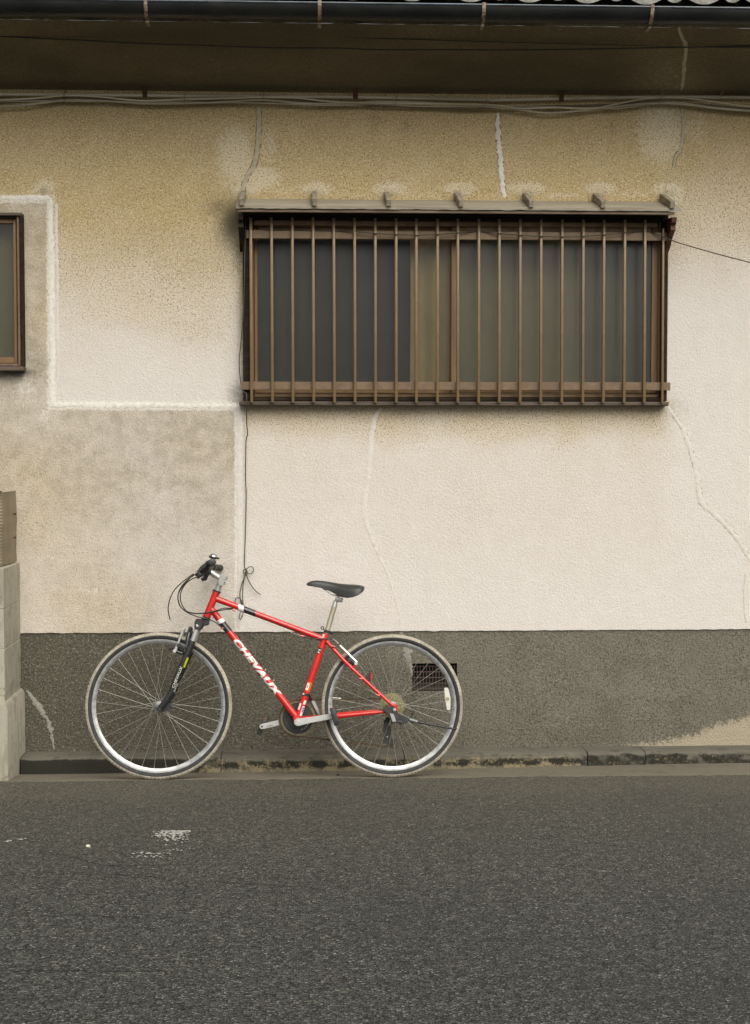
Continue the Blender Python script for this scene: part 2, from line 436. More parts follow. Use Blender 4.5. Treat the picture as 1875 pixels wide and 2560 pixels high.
M = dict(
    stucco=stucco_mat(), plinth=plinth_mat(), asphalt=asphalt_mat(), tread=tread_mat(),
    kerb=concrete_mat('kerb_concrete', (0.145, 0.134, 0.104), (0.085, 0.077, 0.058), grime=(0.04, 0.035, 0.025), dirt=0.8),
    channel=concrete_mat('channel_concrete', (0.165, 0.145, 0.108), (0.118, 0.103, 0.076), grime=(0.075, 0.066, 0.048), sc_=0.6),
    block=concrete_mat('block_concrete', (0.42, 0.385, 0.30), (0.32, 0.295, 0.235), grime=(0.19, 0.165, 0.115), sc_=1.0, dirt=0.85, streak=True),
    filler=pmat('cement_filler', (0.50, 0.43, 0.31), (0.38, 0.32, 0.22), 40, 0.9, bump=0.5, bscale=160),
    filler_white=pmat('white_filler', (0.73, 0.69, 0.62), (0.62, 0.575, 0.50), 40, 0.9, bump=0.5, bscale=160),
    filler_pale=pmat('painted_filler', (0.655, 0.602, 0.545), (0.60, 0.545, 0.485), 40, 0.9, bump=0.5, bscale=160),
    filler_grey=pmat('grey_filler', (0.52, 0.46, 0.38), (0.62, 0.55, 0.46), 60, 0.9, bump=0.5, bscale=160),
    crack_grey=pmat('crack_grey', (0.40, 0.37, 0.31), (0.52, 0.48, 0.42), 60, 0.95, bump=0.4),
    crack_dirt=pmat('crack_dirt', (0.16, 0.12, 0.07), (0.26, 0.20, 0.12), 60, 0.95, bump=0.4),
    filler_dark=pmat('plinth_filler', (0.30, 0.285, 0.245), (0.20, 0.185, 0.15), 90, 0.9, bump=0.6, bscale=160),
    bronze=pmat('bronze_aluminium', (0.205, 0.133, 0.066), (0.165, 0.105, 0.052), 18, 0.42, 0.12, bump=0.12, bscale=300),
    bronze_dirty=pmat('dusty_bronze', (0.185, 0.118, 0.068), (0.135, 0.084, 0.048), 24, 0.6, 0.1, bump=0.3, bscale=200),
    sash=pmat('sash_bronze', (0.215, 0.130, 0.060), (0.17, 0.098, 0.045), 12, 0.45, 0.2, stretch=(1, 1, 0.2)),
    darkwood=pmat('dark_wood', (0.016, 0.012, 0.008), (0.034, 0.024, 0.015), 40, 0.85, spec=0.15, bump=0.6, bscale=120, stretch=(0.08, 1, 1)),  # lowered so head and lintel carry the awning's shade in their colour
    sillwood=pmat('sill_wood', (0.115, 0.085, 0.060), (0.055, 0.040, 0.028), 60, 0.8, bump=0.7, bscale=160, stretch=(0.06, 1, 1)),
    redwood=pmat('red_wood', (0.13, 0.034, 0.013), (0.022, 0.012, 0.008), 50, 0.75, bump=0.6, bscale=140, stretch=(1, 1, 0.1)),
    greywood=pmat('weathered_wood', (0.36, 0.315, 0.235), (0.25, 0.21, 0.15), 55, 0.85, bump=0.8, bscale=180, stretch=(0.05, 1, 1)),
    batten=pmat('weathered_batten', (0.33, 0.285, 0.205), (0.19, 0.155, 0.11), 60, 0.85, bump=0.8, bscale=180, stretch=(1, 0.08, 1)),
    edgewood=pmat('split_wood_edge', (0.13, 0.085, 0.055), (0.20, 0.155, 0.105), 70, 0.85, bump=0.8, bscale=200, stretch=(0.05, 1, 1)),
    fascia=pmat('mouldy_fascia', (0.025, 0.022, 0.015), (0.13, 0.11, 0.07), 7, 0.9, bump=0.5, bscale=120, stretch=(1, 1, 0.3)),
    gutter=pmat('dark_gutter', (0.010, 0.011, 0.011), (0.020, 0.020, 0.018), 9, 0.36, 0.0, spec=0.3, bump=0.1, bscale=90, stretch=(0.3, 1, 1)),
    rim_glint=pmat('blue_rim_glint', (0.06, 0.075, 0.088), (0.03, 0.038, 0.046), 12, 0.25, 0.1),  # bluish highlight along the gutter rim, put into the colour
    bracket=pmat('painted_bracket', (0.30, 0.26, 0.19), (0.13, 0.05, 0.02), 45, 0.7, 0.1, bump=0.3),
    rust=pmat('rusty_iron', (0.11, 0.042, 0.016), (0.05, 0.026, 0.014), 60, 0.85, 0.2, bump=0.5),
    tile=pmat('roof_tile', (0.30, 0.285, 0.25), (0.15, 0.14, 0.12), 22, 0.7, bump=0.4, bscale=120),
    roofdeck=pmat('roof_deck', (0.05, 0.045, 0.035), None, 20, 0.9),
    conduit=pmat('grey_conduit', (0.56, 0.50, 0.38), (0.40, 0.35, 0.25), 14, 0.6, bump=0.15, stretch=(0.2, 1, 1)),
    cable=pmat('grey_cable', (0.46, 0.41, 0.31), (0.32, 0.28, 0.20), 14, 0.6, stretch=(0.2, 1, 1)),
    cable_dark=pmat('brown_cable', (0.15, 0.11, 0.065), (0.09, 0.066, 0.04), 14, 0.65, stretch=(0.2, 1, 1)),
    wire=pmat('black_wire', (0.014, 0.013, 0.012), (0.03, 0.027, 0.022), 40, 0.55),
    cord=pmat('dark_olive_cord', (0.048, 0.043, 0.026), (0.075, 0.068, 0.042), 60, 0.7),
    tie=pmat('cable_tie', (0.33, 0.26, 0.13), None, 60, 0.7),
    pane=glass_mat('window_glass', (0.86, 0.86, 0.82), 0.05),
    room=pmat('dim_room', (0.10, 0.09, 0.075), None, 3, 0.95),
    curtain_dark=pmat('charcoal_curtain', (0.042, 0.038, 0.031), (0.030, 0.027, 0.022), 8, 0.95, bump=0.2),
    curtain_tan=pmat('tan_curtain', (0.56, 0.42, 0.21), (0.48, 0.36, 0.18), 8, 0.95, bump=0.2),
    curtain_olive=pmat('olive_curtain', (0.29, 0.262, 0.165), (0.26, 0.235, 0.147), 6, 0.95, bump=0.2),
    curtain_grey=pmat('grey_curtain', (0.175, 0.155, 0.112), (0.15, 0.133, 0.096), 6, 0.95, bump=0.2),
    vent=pmat('vent_iron', (0.10, 0.066, 0.048), (0.055, 0.037, 0.028), 60, 0.8, 0.1, bump=0.4),
    void=pmat('dark_cavity', (0.012, 0.011, 0.009), None, 10, 0.95),
    panel=pmat('brown_sheet', (0.215, 0.172, 0.105), (0.15, 0.118, 0.07), 5, 0.5, bump=0.1, stretch=(1, 1, 0.4)),
    paint=pmat('worn_road_paint', (0.42, 0.41, 0.37), (0.20, 0.195, 0.17), 60, 0.8, bump=0.4),
    crack=pmat('crack_gap_shade', (0.013, 0.012, 0.010), None, 60, 0.95),  # flat dark strips, the shade inside the gap put into the colour
    pebble=pmat('white_stone', (0.72, 0.68, 0.58), (0.55, 0.5, 0.4), 60, 0.8, bump=0.4),
    clod=pmat('dark_clod', (0.022, 0.02, 0.016), None, 60, 0.95),
    # bicycle
    red=pmat('red_frame_paint', (0.58, 0.018, 0.011), (0.50, 0.016, 0.010), 14, 0.28, coat=0.45, rvar=0.1),
    white=pmat('white_decal', (0.78, 0.76, 0.71), (0.70, 0.67, 0.61), 60, 0.4),
    black=pmat('black_paint', (0.014, 0.014, 0.015), (0.022, 0.022, 0.022), 30, 0.3, coat=0.3),
    plastic=pmat('black_plastic', (0.018, 0.018, 0.018), (0.032, 0.031, 0.029), 40, 0.5),
    rubber=pmat('black_rubber', (0.020, 0.020, 0.020), (0.034, 0.032, 0.030), 40, 0.7),
    grip=pmat('grip_rubber', (0.045, 0.041, 0.034), (0.03, 0.028, 0.025), 60, 0.75, bump=0.4, bscale=500),
    vinyl=pmat('saddle_vinyl', (0.026, 0.026, 0.025), (0.034, 0.033, 0.031), 60, 0.42, bump=0.15, bscale=600),
    alu=pmat('brushed_aluminium', (0.58, 0.57, 0.54), (0.55, 0.54, 0.505), 20, 0.34, 0.6, rvar=0.04),
    alu_dull=pmat('dull_aluminium', (0.40, 0.39, 0.36), (0.34, 0.33, 0.30), 50, 0.45, 0.5),
    rim=pmat('rim_aluminium', (0.46, 0.455, 0.44), (0.33, 0.325, 0.31), 30, 0.36, 0.75),
    post=pmat('seatpost_alloy', (0.50, 0.46, 0.36), (0.42, 0.375, 0.27), 30, 0.42, 0.6, stretch=(1, 1, 0.2)),
    steel_dark=pmat('dark_steel', (0.20, 0.20, 0.195), (0.15, 0.15, 0.145), 40, 0.4, 0.5),
    chrome=pmat('chrome', (0.75, 0.75, 0.74), (0.66, 0.66, 0.65), 30, 0.1, 1.0),
    spoke=pmat('spoke_steel', (0.44, 0.43, 0.38), (0.34, 0.33, 0.28), 60, 0.35, 0.6),
    chain=pmat('rusty_chain', (0.095, 0.058, 0.030), (0.055, 0.036, 0.022), 90, 0.7, 0.4),
    ring=pmat('worn_chainring', (0.20, 0.165, 0.105), (0.11, 0.085, 0.052), 50, 0.5, 0.5),
    yellow=pmat('yellow_decal', (0.52, 0.55, 0.012), None, 60, 0.4),
    orange=pmat('orange_decal', (0.70, 0.16, 0.02), None, 60, 0.4),
    blue=pmat('blue_decal', (0.20, 0.25, 0.48), None, 60, 0.4),
    greydecal=pmat('grey_print', (0.33, 0.35, 0.40), None, 60, 0.5),
    reflector=pmat('white_reflector', (0.60, 0.58, 0.51), (0.52, 0.50, 0.42), 40, 0.3),
    redreflector=pmat('red_reflector', (0.45, 0.02, 0.012), None, 40, 0.2, coat=0.5),
    disc=clear_plastic('yellowed_plastic', (0.40, 0.36, 0.07), 0.2),
    casing=pmat('cable_casing', (0.022, 0.020, 0.016), (0.034, 0.031, 0.025), 40, 0.45),
)

def stain_shade_attr(o, cols):
    a = o.data.attributes.new('stain_shade', 'FLOAT_COLOR', 'POINT')
    a.data.foreach_set('color', np.asarray(cols, np.float32).ravel())

# ------------------------------------------------------------------ the house: wall, plinth, soffit
house = empty('house')
tag(house, 'old stucco house with dirty ochre walls, dark plinth, barred window and tiled eave', 'house')

FOLD = 233.0                       # the photo row where wall and plastered soffit meet
Z_FOLD = wz(FOLD, 937)
Z_PL = wz(1578.0, 937)             # top of the plinth
Z_LEDGE = 0.046
XL, XR = -4.6, 5.4

def px_of(p):
    q = CRT @ (Vector(p) - CAM)
    return 937.5 + FPX * q.x / -q.z, 1280.0 - FPX * q.y / -q.z

# window openings (wall coordinates)
WX0, WX1 = wx(612, 760), wx(1664, 760)
WZ0, WZ1 = wz(1008, 1130), wz(512, 1130)
LX0, LX1 = wx(52, 730) - 1.05, wx(52, 730)
LZ0, LZ1 = wz(921, 50), wz(536, 50)
VX0, VX1 = wx(1031, 1690), wx(1143, 1690)
VZ0, VZ1 = wz(1728, 1087), wz(1659, 1087)

def axis(lo, hi, must, fine0, fine1, df, dc):
    pts = set([lo, hi] + list(must))
    x = fine0
    while x < fine1: pts.add(x); x += df
    x = lo
    while x < fine0: pts.add(x); x += dc
    x = fine1
    while x < hi: pts.add(x); x += dc
    out = []
    for p in sorted(pts):
        if out and p - out[-1] < df * 0.35:
            if p in must: out[-1] = p
            elif out[-1] in must or out[-1] == lo: pass
            continue
        out.append(p)
    return out

def grid_sheet(name, xs, zs, Yf, holes, matl, parent, colf, ragged=None):
    idx = {}
    vs, cols, fs = [], [], []
    for j, z in enumerate(zs):
        for i, x in enumerate(xs):
            zz = z
            if ragged and j == ragged[0]: zz = z + ragged[1](x)
            idx[i, j] = len(vs)
            vs.append((x, Yf(x, zz), zz))
            cols.append(colf(x, Yf(x, zz), zz))
    for j in range(len(zs) - 1):
        for i in range(len(xs) - 1):
            cx, cz = (xs[i] + xs[i+1]) / 2, (zs[j] + zs[j+1]) / 2
            if any(h[0] < cx < h[1] and h[2] < cz < h[3] for h in holes): continue
            fs.append((idx[i, j], idx[i+1, j], idx[i+1, j+1], idx[i, j+1]))
    mb = MB(); mb.add(vs, fs, True)
    o = mb.build(name, matl, parent, recalc=False)
    stain_shade_attr(o, cols)
    return o

def seg_dist(px, py, line):
    best = 1e9
    for (a, b) in zip(line[:-1], line[1:]):
        dx, dy = b[0] - a[0], b[1] - a[1]
        t = max(0, min(1, ((px - a[0]) * dx + (py - a[1]) * dy) / (dx * dx + dy * dy)))
        best = min(best, math.hypot(px - a[0] - t * dx, py - a[1] - t * dy))
    return best

def s1(a, b, x):
    t = min(1.0, max(0.0, (x - a) / (b - a)))
    return t * t * (3 - 2 * t)

def ga(px, py, cx, cy, sx, sy):
    e = ((px - cx) / sx) ** 2 + ((py - cy) / sy) ** 2
    return math.exp(-0.5 * e) if e < 18 else 0.0

D_ = 1.135
BORDER = [[(-300, 498), (128, 496)], [(128, 496), (128, 760), (130, 1012)], [(130, 1012), (400, 1014), (596, 1015)], [(597, 1015), (598, 1300), (598, 1575)]]
BATTENS = [611, 787, 969, 1146, 1320, 1498, 1668]
WB = [(588, 390, 42, 75, .95), (672, 360, 30, 70, .6), (650, 445, 48, 28, 1.0), (700, 475, 60, 12, .55), (1652, 330, 55, 75, .95), (1742, 320, 40, 55, .6), (1690, 495, 25, 28, .8),
      (1318, 305, 22, 28, .5), (60, 965, 26, 30, .7), (112, 1040, 20, 30, .6), (40, 1010, 30, 30, .4), (225, 1478, 40, 14, .55), (300, 1485, 30, 10, .4), (130, 1395, 14, 10, .6),
      (175, 1380, 5, 30, .5), (112, 468, 26, 20, .95), (85, 475, 18, 10, .7), (560, 455, 25, 18, .55), (1310, 470, 55, 14, .85), (1400, 488, 60, 8, .7), (1575, 487, 60, 8, .65), (1230, 492, 40, 8, .5), (890, 488, 60, 8, .5), (1060, 488, 50, 8, .6),
      (410, 830, 90, 60, .3), (500, 900, 60, 50, .35)]
DB = [(583, 552, 30, 42, .85), (560, 520, 40, 22, .55), (596, 620, 14, 55, .55), (604, 720, 8, 80, .35), (592, 985, 18, 26, .5), (600, 1003, 20, 10, .5), (45, 930, 40, 9, .85), (100, 905, 22, 26, .35), (70, 940, 60, 22, .3),  # first blobs: mould plus the painted shadow beside the awning corner
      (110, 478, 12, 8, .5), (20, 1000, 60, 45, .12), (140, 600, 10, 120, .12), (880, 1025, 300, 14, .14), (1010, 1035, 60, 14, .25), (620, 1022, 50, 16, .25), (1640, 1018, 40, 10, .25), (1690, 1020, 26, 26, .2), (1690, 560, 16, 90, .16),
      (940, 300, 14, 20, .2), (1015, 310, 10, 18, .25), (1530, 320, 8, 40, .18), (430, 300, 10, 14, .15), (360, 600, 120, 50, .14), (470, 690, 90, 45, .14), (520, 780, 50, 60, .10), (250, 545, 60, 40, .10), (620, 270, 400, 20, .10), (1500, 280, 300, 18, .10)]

def wall_stain_shade(x, y, z):
    px, py = px_of((x, y, z))
    n = fbm(x * 1.3, z * 1.3, 3.1) * 0.5
    n2 = fbm(x * 4, z * 4, 9.0) * 0.5
    TL = 0.98 * (1 - s1(430, 1000, py + 190 * n + 60 * n2)) + 0.04
    TM = 1.0 if py < 520 else 0.50 * (1 - s1(1000, 1130, py + 60 * n2)) + 0.15 * (1 - s1(1100, 1500, py + 200 * n)) + 0.02
    TR = 0.95 * (1 - s1(330, 800, py + 110 * n + 40 * n2)) + 0.02
    if py < 430: T = 1.0 if px < 1690 else max(TR, 0.6)
    elif px < 605: T = TL
    else:
        k = s1(1630, 1720, px + 30 * n2)
        T = TM * (1 - k) + TR * k
        if px > 1664 and 520 < py < 1000: T = TR
    if py < 430 and px >= 1690: T = max(T, 1.0 - 0.25 * s1(1690, 1875, px) * s1(300, 430, py))
    G = 0.0
    if (px < 128 and py > 498) or (px < 596 and py > 1014):
        G = 0.84 - 0.40 * s1(1100, 1560, py) + 0.4 * n + 0.35 * n2
        T = 0.16 + 0.3 * n + 0.10 * s1(400, 50, px)
    W = 0.0
    for L in BORDER:
        d = seg_dist(px, py, L)
        W = max(W, 0.95 * (1.0 - s1(4, 22, d)))
    for b in BATTENS:
        W = max(W, 1.15 * ga(px, py, b + 4, 472, 34, 14) if abs(px - b) < 120 and py < 530 else 0)
    for (cx, cy, sx, sy, am) in WB: W = max(W, am * ga(px, py, cx, cy, sx, sy))
    D = 0.0
    for (cx, cy, sx, sy, am) in DB: D = max(D, am * ga(px, py, cx, cy, sx, sy))
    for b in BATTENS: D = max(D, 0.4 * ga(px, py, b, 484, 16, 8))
    return (min(1, max(0, T)), min(1, max(0, G)), W, D)

xs = axis(XL, XR, [WX0, WX1, LX0, LX1], wx(-30), wx(1905), 0.014, 0.11)
zs = axis(Z_PL, Z_FOLD, [WZ0, WZ1, LZ0, LZ1], Z_PL + 0.02, Z_FOLD - 0.02, 0.014, 0.1)
wall_o = grid_sheet('stucco_wall', xs, zs, lambda x, z: 0.002 * fbm(x * 2, z * 2, 1.0), [(WX0, WX1, WZ0, WZ1), (LX0, LX1, LZ0, LZ1)],
                    M['stucco'], house, wall_stain_shade, ragged=(0, lambda x: 0.003 * fbm(x * 25, 0.3, 0, 3)))
# lower lip of the render where it stops over the plinth
mb = MB()
for a, b in zip(xs[:-1], xs[1:]):
    za, zb = Z_PL + 0.003 * fbm(a * 25, 0.3, 0, 3), Z_PL + 0.003 * fbm(b * 25, 0.3, 0, 3)
    mb.add([(a, 0.002 * fbm(a * 2, za * 2, 1.0), za), (b, 0.002 * fbm(b * 2, zb * 2, 1.0), zb), (b, 0.03, zb + 0.001), (a, 0.03, za + 0.001)], [(0, 3, 2, 1)])
lip = mb.build('render_lip', M['stucco'], house, recalc=False)
stain_shade_attr(lip, [(0.3, 0.3, 0, 0.2)] * len(lip.data.vertices))

PLB = [(1400, 1890), (1480, 1876), (1560, 1864), (1640, 1852), (1720, 1838), (1780, 1812), (1830, 1797), (1880, 1782), (2000, 1765), (2600, 1720)]
PSM = [(1022, 1640, 9, 34, .75), (1010, 1600, 8, 14, .6), (1400, 1810, 40, 5, .6), (1480, 1812, 50, 4, .6), (1420, 1795, 10, 12, .5), (700, 1868, 60, 3, .7), (600, 1866, 50, 3, .5), (980, 1868, 60, 4, .5),
       (1330, 1727, 2, 14, .7), (1768, 1594, 4, 6, .6), (1020, 1880, 8, 20, .5), (300, 1800, 40, 5, .3), (1090, 1740, 60, 4, .5)]
PCR = [(66, 1725), (100, 1772), (122, 1812), (132, 1860), (136, 1875)]

def plinth_tones(x, y, z):
    px, py = px_of((x, y, z))
    yb = float(np.interp(px, [p[0] for p in PLB], [p[1] for p in PLB]))
    P = s1(-30, 34, py - yb) if px > 1400 else 0.0
    S = 0.0
    for (cx, cy, sx, sy, am) in PSM: S = max(S, am * ga(px, py, cx, cy, sx, sy))
    L = 0.85 * s1(250, 1300, px + 260 * fbm(x * 1.1, z * 1.1, 4.0)) * (1 - 0.35 * s1(1700, 1880, py))  # paler towards the right, less so near the ground
    return (P, S, L, 0.0)

xs2 = axis(XL, XR, [VX0, VX1], wx(40), wx(1905), 0.014, 0.11)
zs2 = axis(Z_LEDGE - 0.08, Z_PL + 0.012, [VZ0, VZ1], Z_LEDGE, Z_PL, 0.014, 0.1)
grid_sheet('plinth', xs2, zs2, lambda x, z: 0.008 + 0.0025 * fbm(x * 3, z * 3, 6.0), [(VX0, VX1, VZ0, VZ1)], M['plinth'], house, plinth_tones)

# soffit: plastered, rising outwards to the eave edge
SO_Y = -0.52
Z_SO = wz(60.0, 937, SO_Y)
def soffit_pt(x, t): return (x, SO_Y * t, Z_FOLD + (Z_SO - Z_FOLD) * t)
sx_ = axis(XL, XR, [], wx(-60), wx(1960), 0.02, 0.12)
vs, cols, fs = [], [], []
NT_ = 28
for j in range(NT_ + 1):
    for i, x in enumerate(sx_):
        p = soffit_pt(x, j / NT_)
        px, py = px_of(p)
        vs.append(p)
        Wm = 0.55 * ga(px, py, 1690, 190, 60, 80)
        cols.append((0.95, 0.2, Wm, 0.80 + 0.12 * fbm(x * 1.5, j * 0.06, 2.0) - 0.18 * ga(px, py, 1670, 170, 70, 60)))  # high alpha puts the eave's shade into the soffit colour
n_ = len(sx_)
fs = [(j*n_+i, (j+1)*n_+i, (j+1)*n_+i+1, j*n_+i+1) for j in range(NT_) for i in range(n_ - 1)]
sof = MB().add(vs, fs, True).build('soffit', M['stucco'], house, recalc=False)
stain_shade_attr(sof, cols)
# plastered front lip of the soffit
mb = MB()
lipz = Z_SO + 0.034
for a, b in zip(sx_[:-1], sx_[1:]):
    mb.add([(a, SO_Y - 0.001, Z_SO + 0.002 * fbm(a * 9, 1, 0, 3)), (b, SO_Y - 0.001, Z_SO + 0.002 * fbm(b * 9, 1, 0, 3)), (b, SO_Y - 0.001, lipz), (a, SO_Y - 0.001, lipz)], [(0, 1, 2, 3)])
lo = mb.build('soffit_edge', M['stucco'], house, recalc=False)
stain_shade_attr(lo, [(0.75, 0.1, 0.3 if px_of(v.co)[0] > 1350 else 0.05, (0.75 - 0.7 * s1(1250, 1500, px_of(v.co)[0])) * (0.5 + 0.9 * abs(fbm(v.co.x * 6, 0.7)))) for v in lo.data.vertices])

# house body behind the front, so that light reaches the room only through the windows
mb = MB()
mb.box((XL, 3.0, -0.1), (XR, 3.1, 4.5)); mb.box((XL - 0.1, 0.05, -0.1), (XL, 3.1, 4.6)); mb.box((XR, 0.05, -0.1), (XR + 0.1, 3.1, 4.6))
mb.box((XL, 0.05, Z_FOLD + 0.25), (XR, 3.0, Z_FOLD + 0.3))
mb.box((XL, 0.05, 0.3), (XR, 3.0, 0.36))
mb.build('inner_shell', M['room'], house)
for a in (LX1 + 0.22, WX1 + 0.8):
    MB().box((a, 0.05, 0.4), (a + 0.06, 2.9, Z_FOLD)).build('partition', M['room'], house)

# ------------------------------------------------------------------ eave: fascia, gutter, roof with tiles
GY = -0.63
mb = MB()
mb.bbox((XL, SO_Y - 0.045, lipz - 0.006), (XR, SO_Y - 0.004, lipz + 0.12), 0.003)
mb.build('fascia_board', M['fascia'], house)
zg0, zg1 = at(0, -4, GY - 0.06).z, at(1875, 20, GY - 0.06).z
xg0, xg1 = at(0, -4, GY - 0.06).x, at(1875, 20, GY - 0.06).x
def g_rim(x): return zg0 + (zg1 - zg0) * (x - xg0) / (xg1 - xg0)
gut = empty('rain_gutter', (0, 0, 0), parent=house)
mb = MB()
seg = 14
GR = 0.058
for side, rr in ((0, GR), (1, GR - 0.004)):
    vs = []
    for x in (XL, XR):
        for k in range(seg + 1):
            t = math.pi * k / seg
            vs.append((x, GY - rr * math.cos(t), g_rim(x) - rr * 1.06 * math.sin(t)))
    mb.add(vs, [(k, k + 1, seg + 2 + k, seg + 1 + k) for k in range(seg)], True)
mb.build('trough', M['gutter'], gut)
mb = MB()
mb.tube([(XL, GY - GR + 0.002, g_rim(XL)), (XR, GY - GR + 0.002, g_rim(XR))], 0.0055, 8)
mb.build('rolled_rim', M['rim_glint'], gut)
for gx in (wx(540, 10, GY), wx(1655, 20, GY)):
    mb = MB()
    vs = []
    for x in (gx - 0.03, gx + 0.03):
        for k in range(seg + 1):
            t = math.pi * k / seg
            vs.append((x, GY - (GR + 0.003) * math.cos(t), g_rim(x) - (GR + 0.003) * 1.06 * math.sin(t)))
    mb.add(vs, [(k, k + 1, seg + 2 + k, seg + 1 + k) for k in range(seg)], True)
    mb.build('joint_sleeve', M['gutter'], gut)
for px in (-480, -70, 364, 799, 1210, 1631, 2050):
    gx = wx(px, 20, GY - GR)
    mb = MB()
    z0 = g_rim(gx)
    pts = [(GY - GR - 0.006 - 0.004, 0.012)]
    path = []
    for k in range(9):
        t = math.pi * 0.62 * k / 8
        path.append((GY - (GR + 0.006) * math.cos(t), z0 - (GR + 0.006) * 1.06 * math.sin(t)))
    path = [(GY - GR + 0.012, z0 + 0.008), (GY - GR - 0.006, z0 + 0.009)] + path
    vs = []
    for (yy, zz) in path:
        vs += [(gx - 0.008, yy, zz), (gx + 0.008, yy, zz)]
    n = len(path)
    mb.add(vs, [(2*i, 2*i+1, 2*i+3, 2*i+2) for i in range(n - 1)], False)
    mb.bbox((gx - 0.008, GY + 0.0, z0 - GR - 0.024), (gx + 0.008, SO_Y - 0.045, z0 - GR - 0.008), 0.002)
    mb.build('gutter_bracket', M['bracket'], gut)
SLOPE = math.tan(R(24))
Z_TILE = wz(14, 1500, GY - 0.03) + 0.042
mb = MB()
mb.add([(XL, GY + 0.05, Z_TILE - 0.01), (XR, GY + 0.05, Z_TILE - 0.01), (XR, 3.2, Z_TILE - 0.01 + (3.25 - 0.05 - GY - 0.05) * SLOPE), (XL, 3.2, Z_TILE - 0.01 + (3.25 - 0.05 - GY - 0.05) * SLOPE)], [(0, 1, 2, 3)])
mb.add([(XL, GY + 0.05, Z_TILE - 0.04), (XR, GY + 0.05, Z_TILE - 0.04), (XR, 3.2, Z_TILE - 0.04 + (3.25 - 0.05 - GY - 0.05) * SLOPE), (XL, 3.2, Z_TILE - 0.04 + (3.25 - 0.05 - GY - 0.05) * SLOPE)], [(3, 2, 1, 0)])
roof = mb.build('roof', M['roofdeck'], house)
TW = 0.268
prof = []
for k in range(17):
    u = k / 16
    zz = -0.034 * math.sin(math.pi * u / 0.66) ** 0.9 if u < 0.66 else -0.024 * math.sin(math.pi * (u - 0.66) / 0.34) ** 0.8
    prof.append((u * (TW - 0.004), zz))
vs = []
DEP = 0.28
for (x, z) in prof:
    vs += [(x, 0, z + 0.022), (x, 0, z), (x, DEP, z + DEP * SLOPE), (x, DEP, z + 0.022 + DEP * SLOPE)]
n = len(prof)
fs = []
for i in range(n - 1):
    a, b = 4 * i, 4 * i + 4
    fs += [(a, b, b + 1, a + 1), (a + 1, b + 1, b + 2, a + 2), (a + 3, a + 2, b + 2, b + 3), (a, a + 3, b + 3, b)]
fs += [(0, 1, 2, 3), (4*n-4, 4*n-1, 4*n-2, 4*n-3)]
tile0 = MB().add(vs, fs, True).mesh('roof_tile')
tile0.materials.append(M['tile'])
tx0 = wx(1275, 8, GY - 0.03) - 12 * TW
for row in range(3):
    for i in range(34):
        x = tx0 + i * TW
        if x < XL or x + TW > XR: continue
        o = bpy.data.objects.new('roof_tile', tile0)
        o.location = (x, GY - 0.035 + row * 0.235, Z_TILE + row * 0.235 * SLOPE + row * 0.004 + random.uniform(-0.002, 0.002))
        o.rotation_euler = (random.uniform(-.006, .006), random.uniform(-.008, .008), random.uniform(-.006, .006))
        link(o, roof)

# ------------------------------------------------------------------ repaired cracks
def ribbon(name, pts, width, thick, matl, parent, Yf=lambda x, z: -0.0005, rag=0.35, step=0.004, seed=0.0):
    P = smooth_path([Vector((p[0], 0, p[1])) for p in pts], 10)
    L = [0.0]
    for a, b in zip(P[:-1], P[1:]): L.append(L[-1] + (b - a).length)
    N = max(4, int(L[-1] / step))
    Q = []
    for k in range(N + 1):
        s = L[-1] * k / N
        i = max(0, min(len(P) - 2, int(np.searchsorted(L, s)) - 1))
        t = (s - L[i]) / max(1e-6, L[i+1] - L[i])
        Q.append(P[i].lerp(P[i+1], t))
    prof = [(-1, 0), (-0.85, 0.8), (0, 1), (0.85, 0.8), (1, 0)]
    vs = []
    for k, q in enumerate(Q):
        d = (Q[min(k + 1, N)] - Q[max(k - 1, 0)]).normalized()
        nrm = Vector((d.z, 0, -d.x))
        ws = width if not isinstance(width, (list, tuple)) else float(np.interp(k / N, np.linspace(0, 1, len(width)), width))
        endt = min(1.0, (min(k, N - k) + 0.4) * step / (ws * 0.7))
        for (u, h) in prof:
            e = 1 + rag * (noise.noise((q.x * 55 + u * 3 + seed, q.z * 55, u)) + 0.9 * noise.noise((q.x * 170 + seed, q.z * 170, u * 5))) * 1.5
            r = q + nrm * (u * ws * 0.5 * e * endt)
            vs.append((r.x, Yf(r.x, r.z) - thick * 0.6 * h, r.z))
    fs = [(5*k+i, 5*k+i+1, 5*k+i+6, 5*k+i+5) for k in range(N) for i in range(4)]
    return MB().add(vs, fs, True).build(name, matl, parent, recalc=False)

def wl(pts, dd=D_): return [(at(p[0] * dd, p[1] * dd, 0).x, at(p[0] * dd, p[1] * dd, 0).z) for p in pts]
WY = lambda x, z: 0.002 * fbm(x * 2, z * 2, 1.0) + 0.0004
PX = 1 / 523.0
def under(pts, width, seed, Yf=WY):
    ribbon('crack_line', pts, width, 0.001, M['crack_dirt'], house, Yf, 0.22, seed=seed)
CK1 = wl([(569, 232), (571, 270), (568, 320), (560, 362), (546, 385), (537, 408), (533, 432)])
CK2 = wl([(1097, 246), (1097, 285), (1099, 320), (1103, 360), (1106, 395), (1112, 436)])
CK3 = wl([(1501, 236), (1505, 268), (1504, 300), (1499, 328), (1488, 346), (1483, 372)])
under(CK1, 17 * PX, 70); under(CK2, 16 * PX, 71); under(CK3, 12 * PX, 72)
ribbon('crack_filler', wl([(569, 232), (571, 270), (568, 320), (560, 362), (546, 385), (537, 408), (533, 432)]), 12 * PX, 0.005, M['filler'], house, WY, 0.3)
ribbon('crack_filler', wl([(1097, 246), (1097, 285), (1099, 320), (1103, 360), (1106, 395), (1112, 436)]), [9 * PX, 13 * PX, 12 * PX, 11 * PX], 0.005, M['filler_white'], house, WY, 0.5, seed=3)
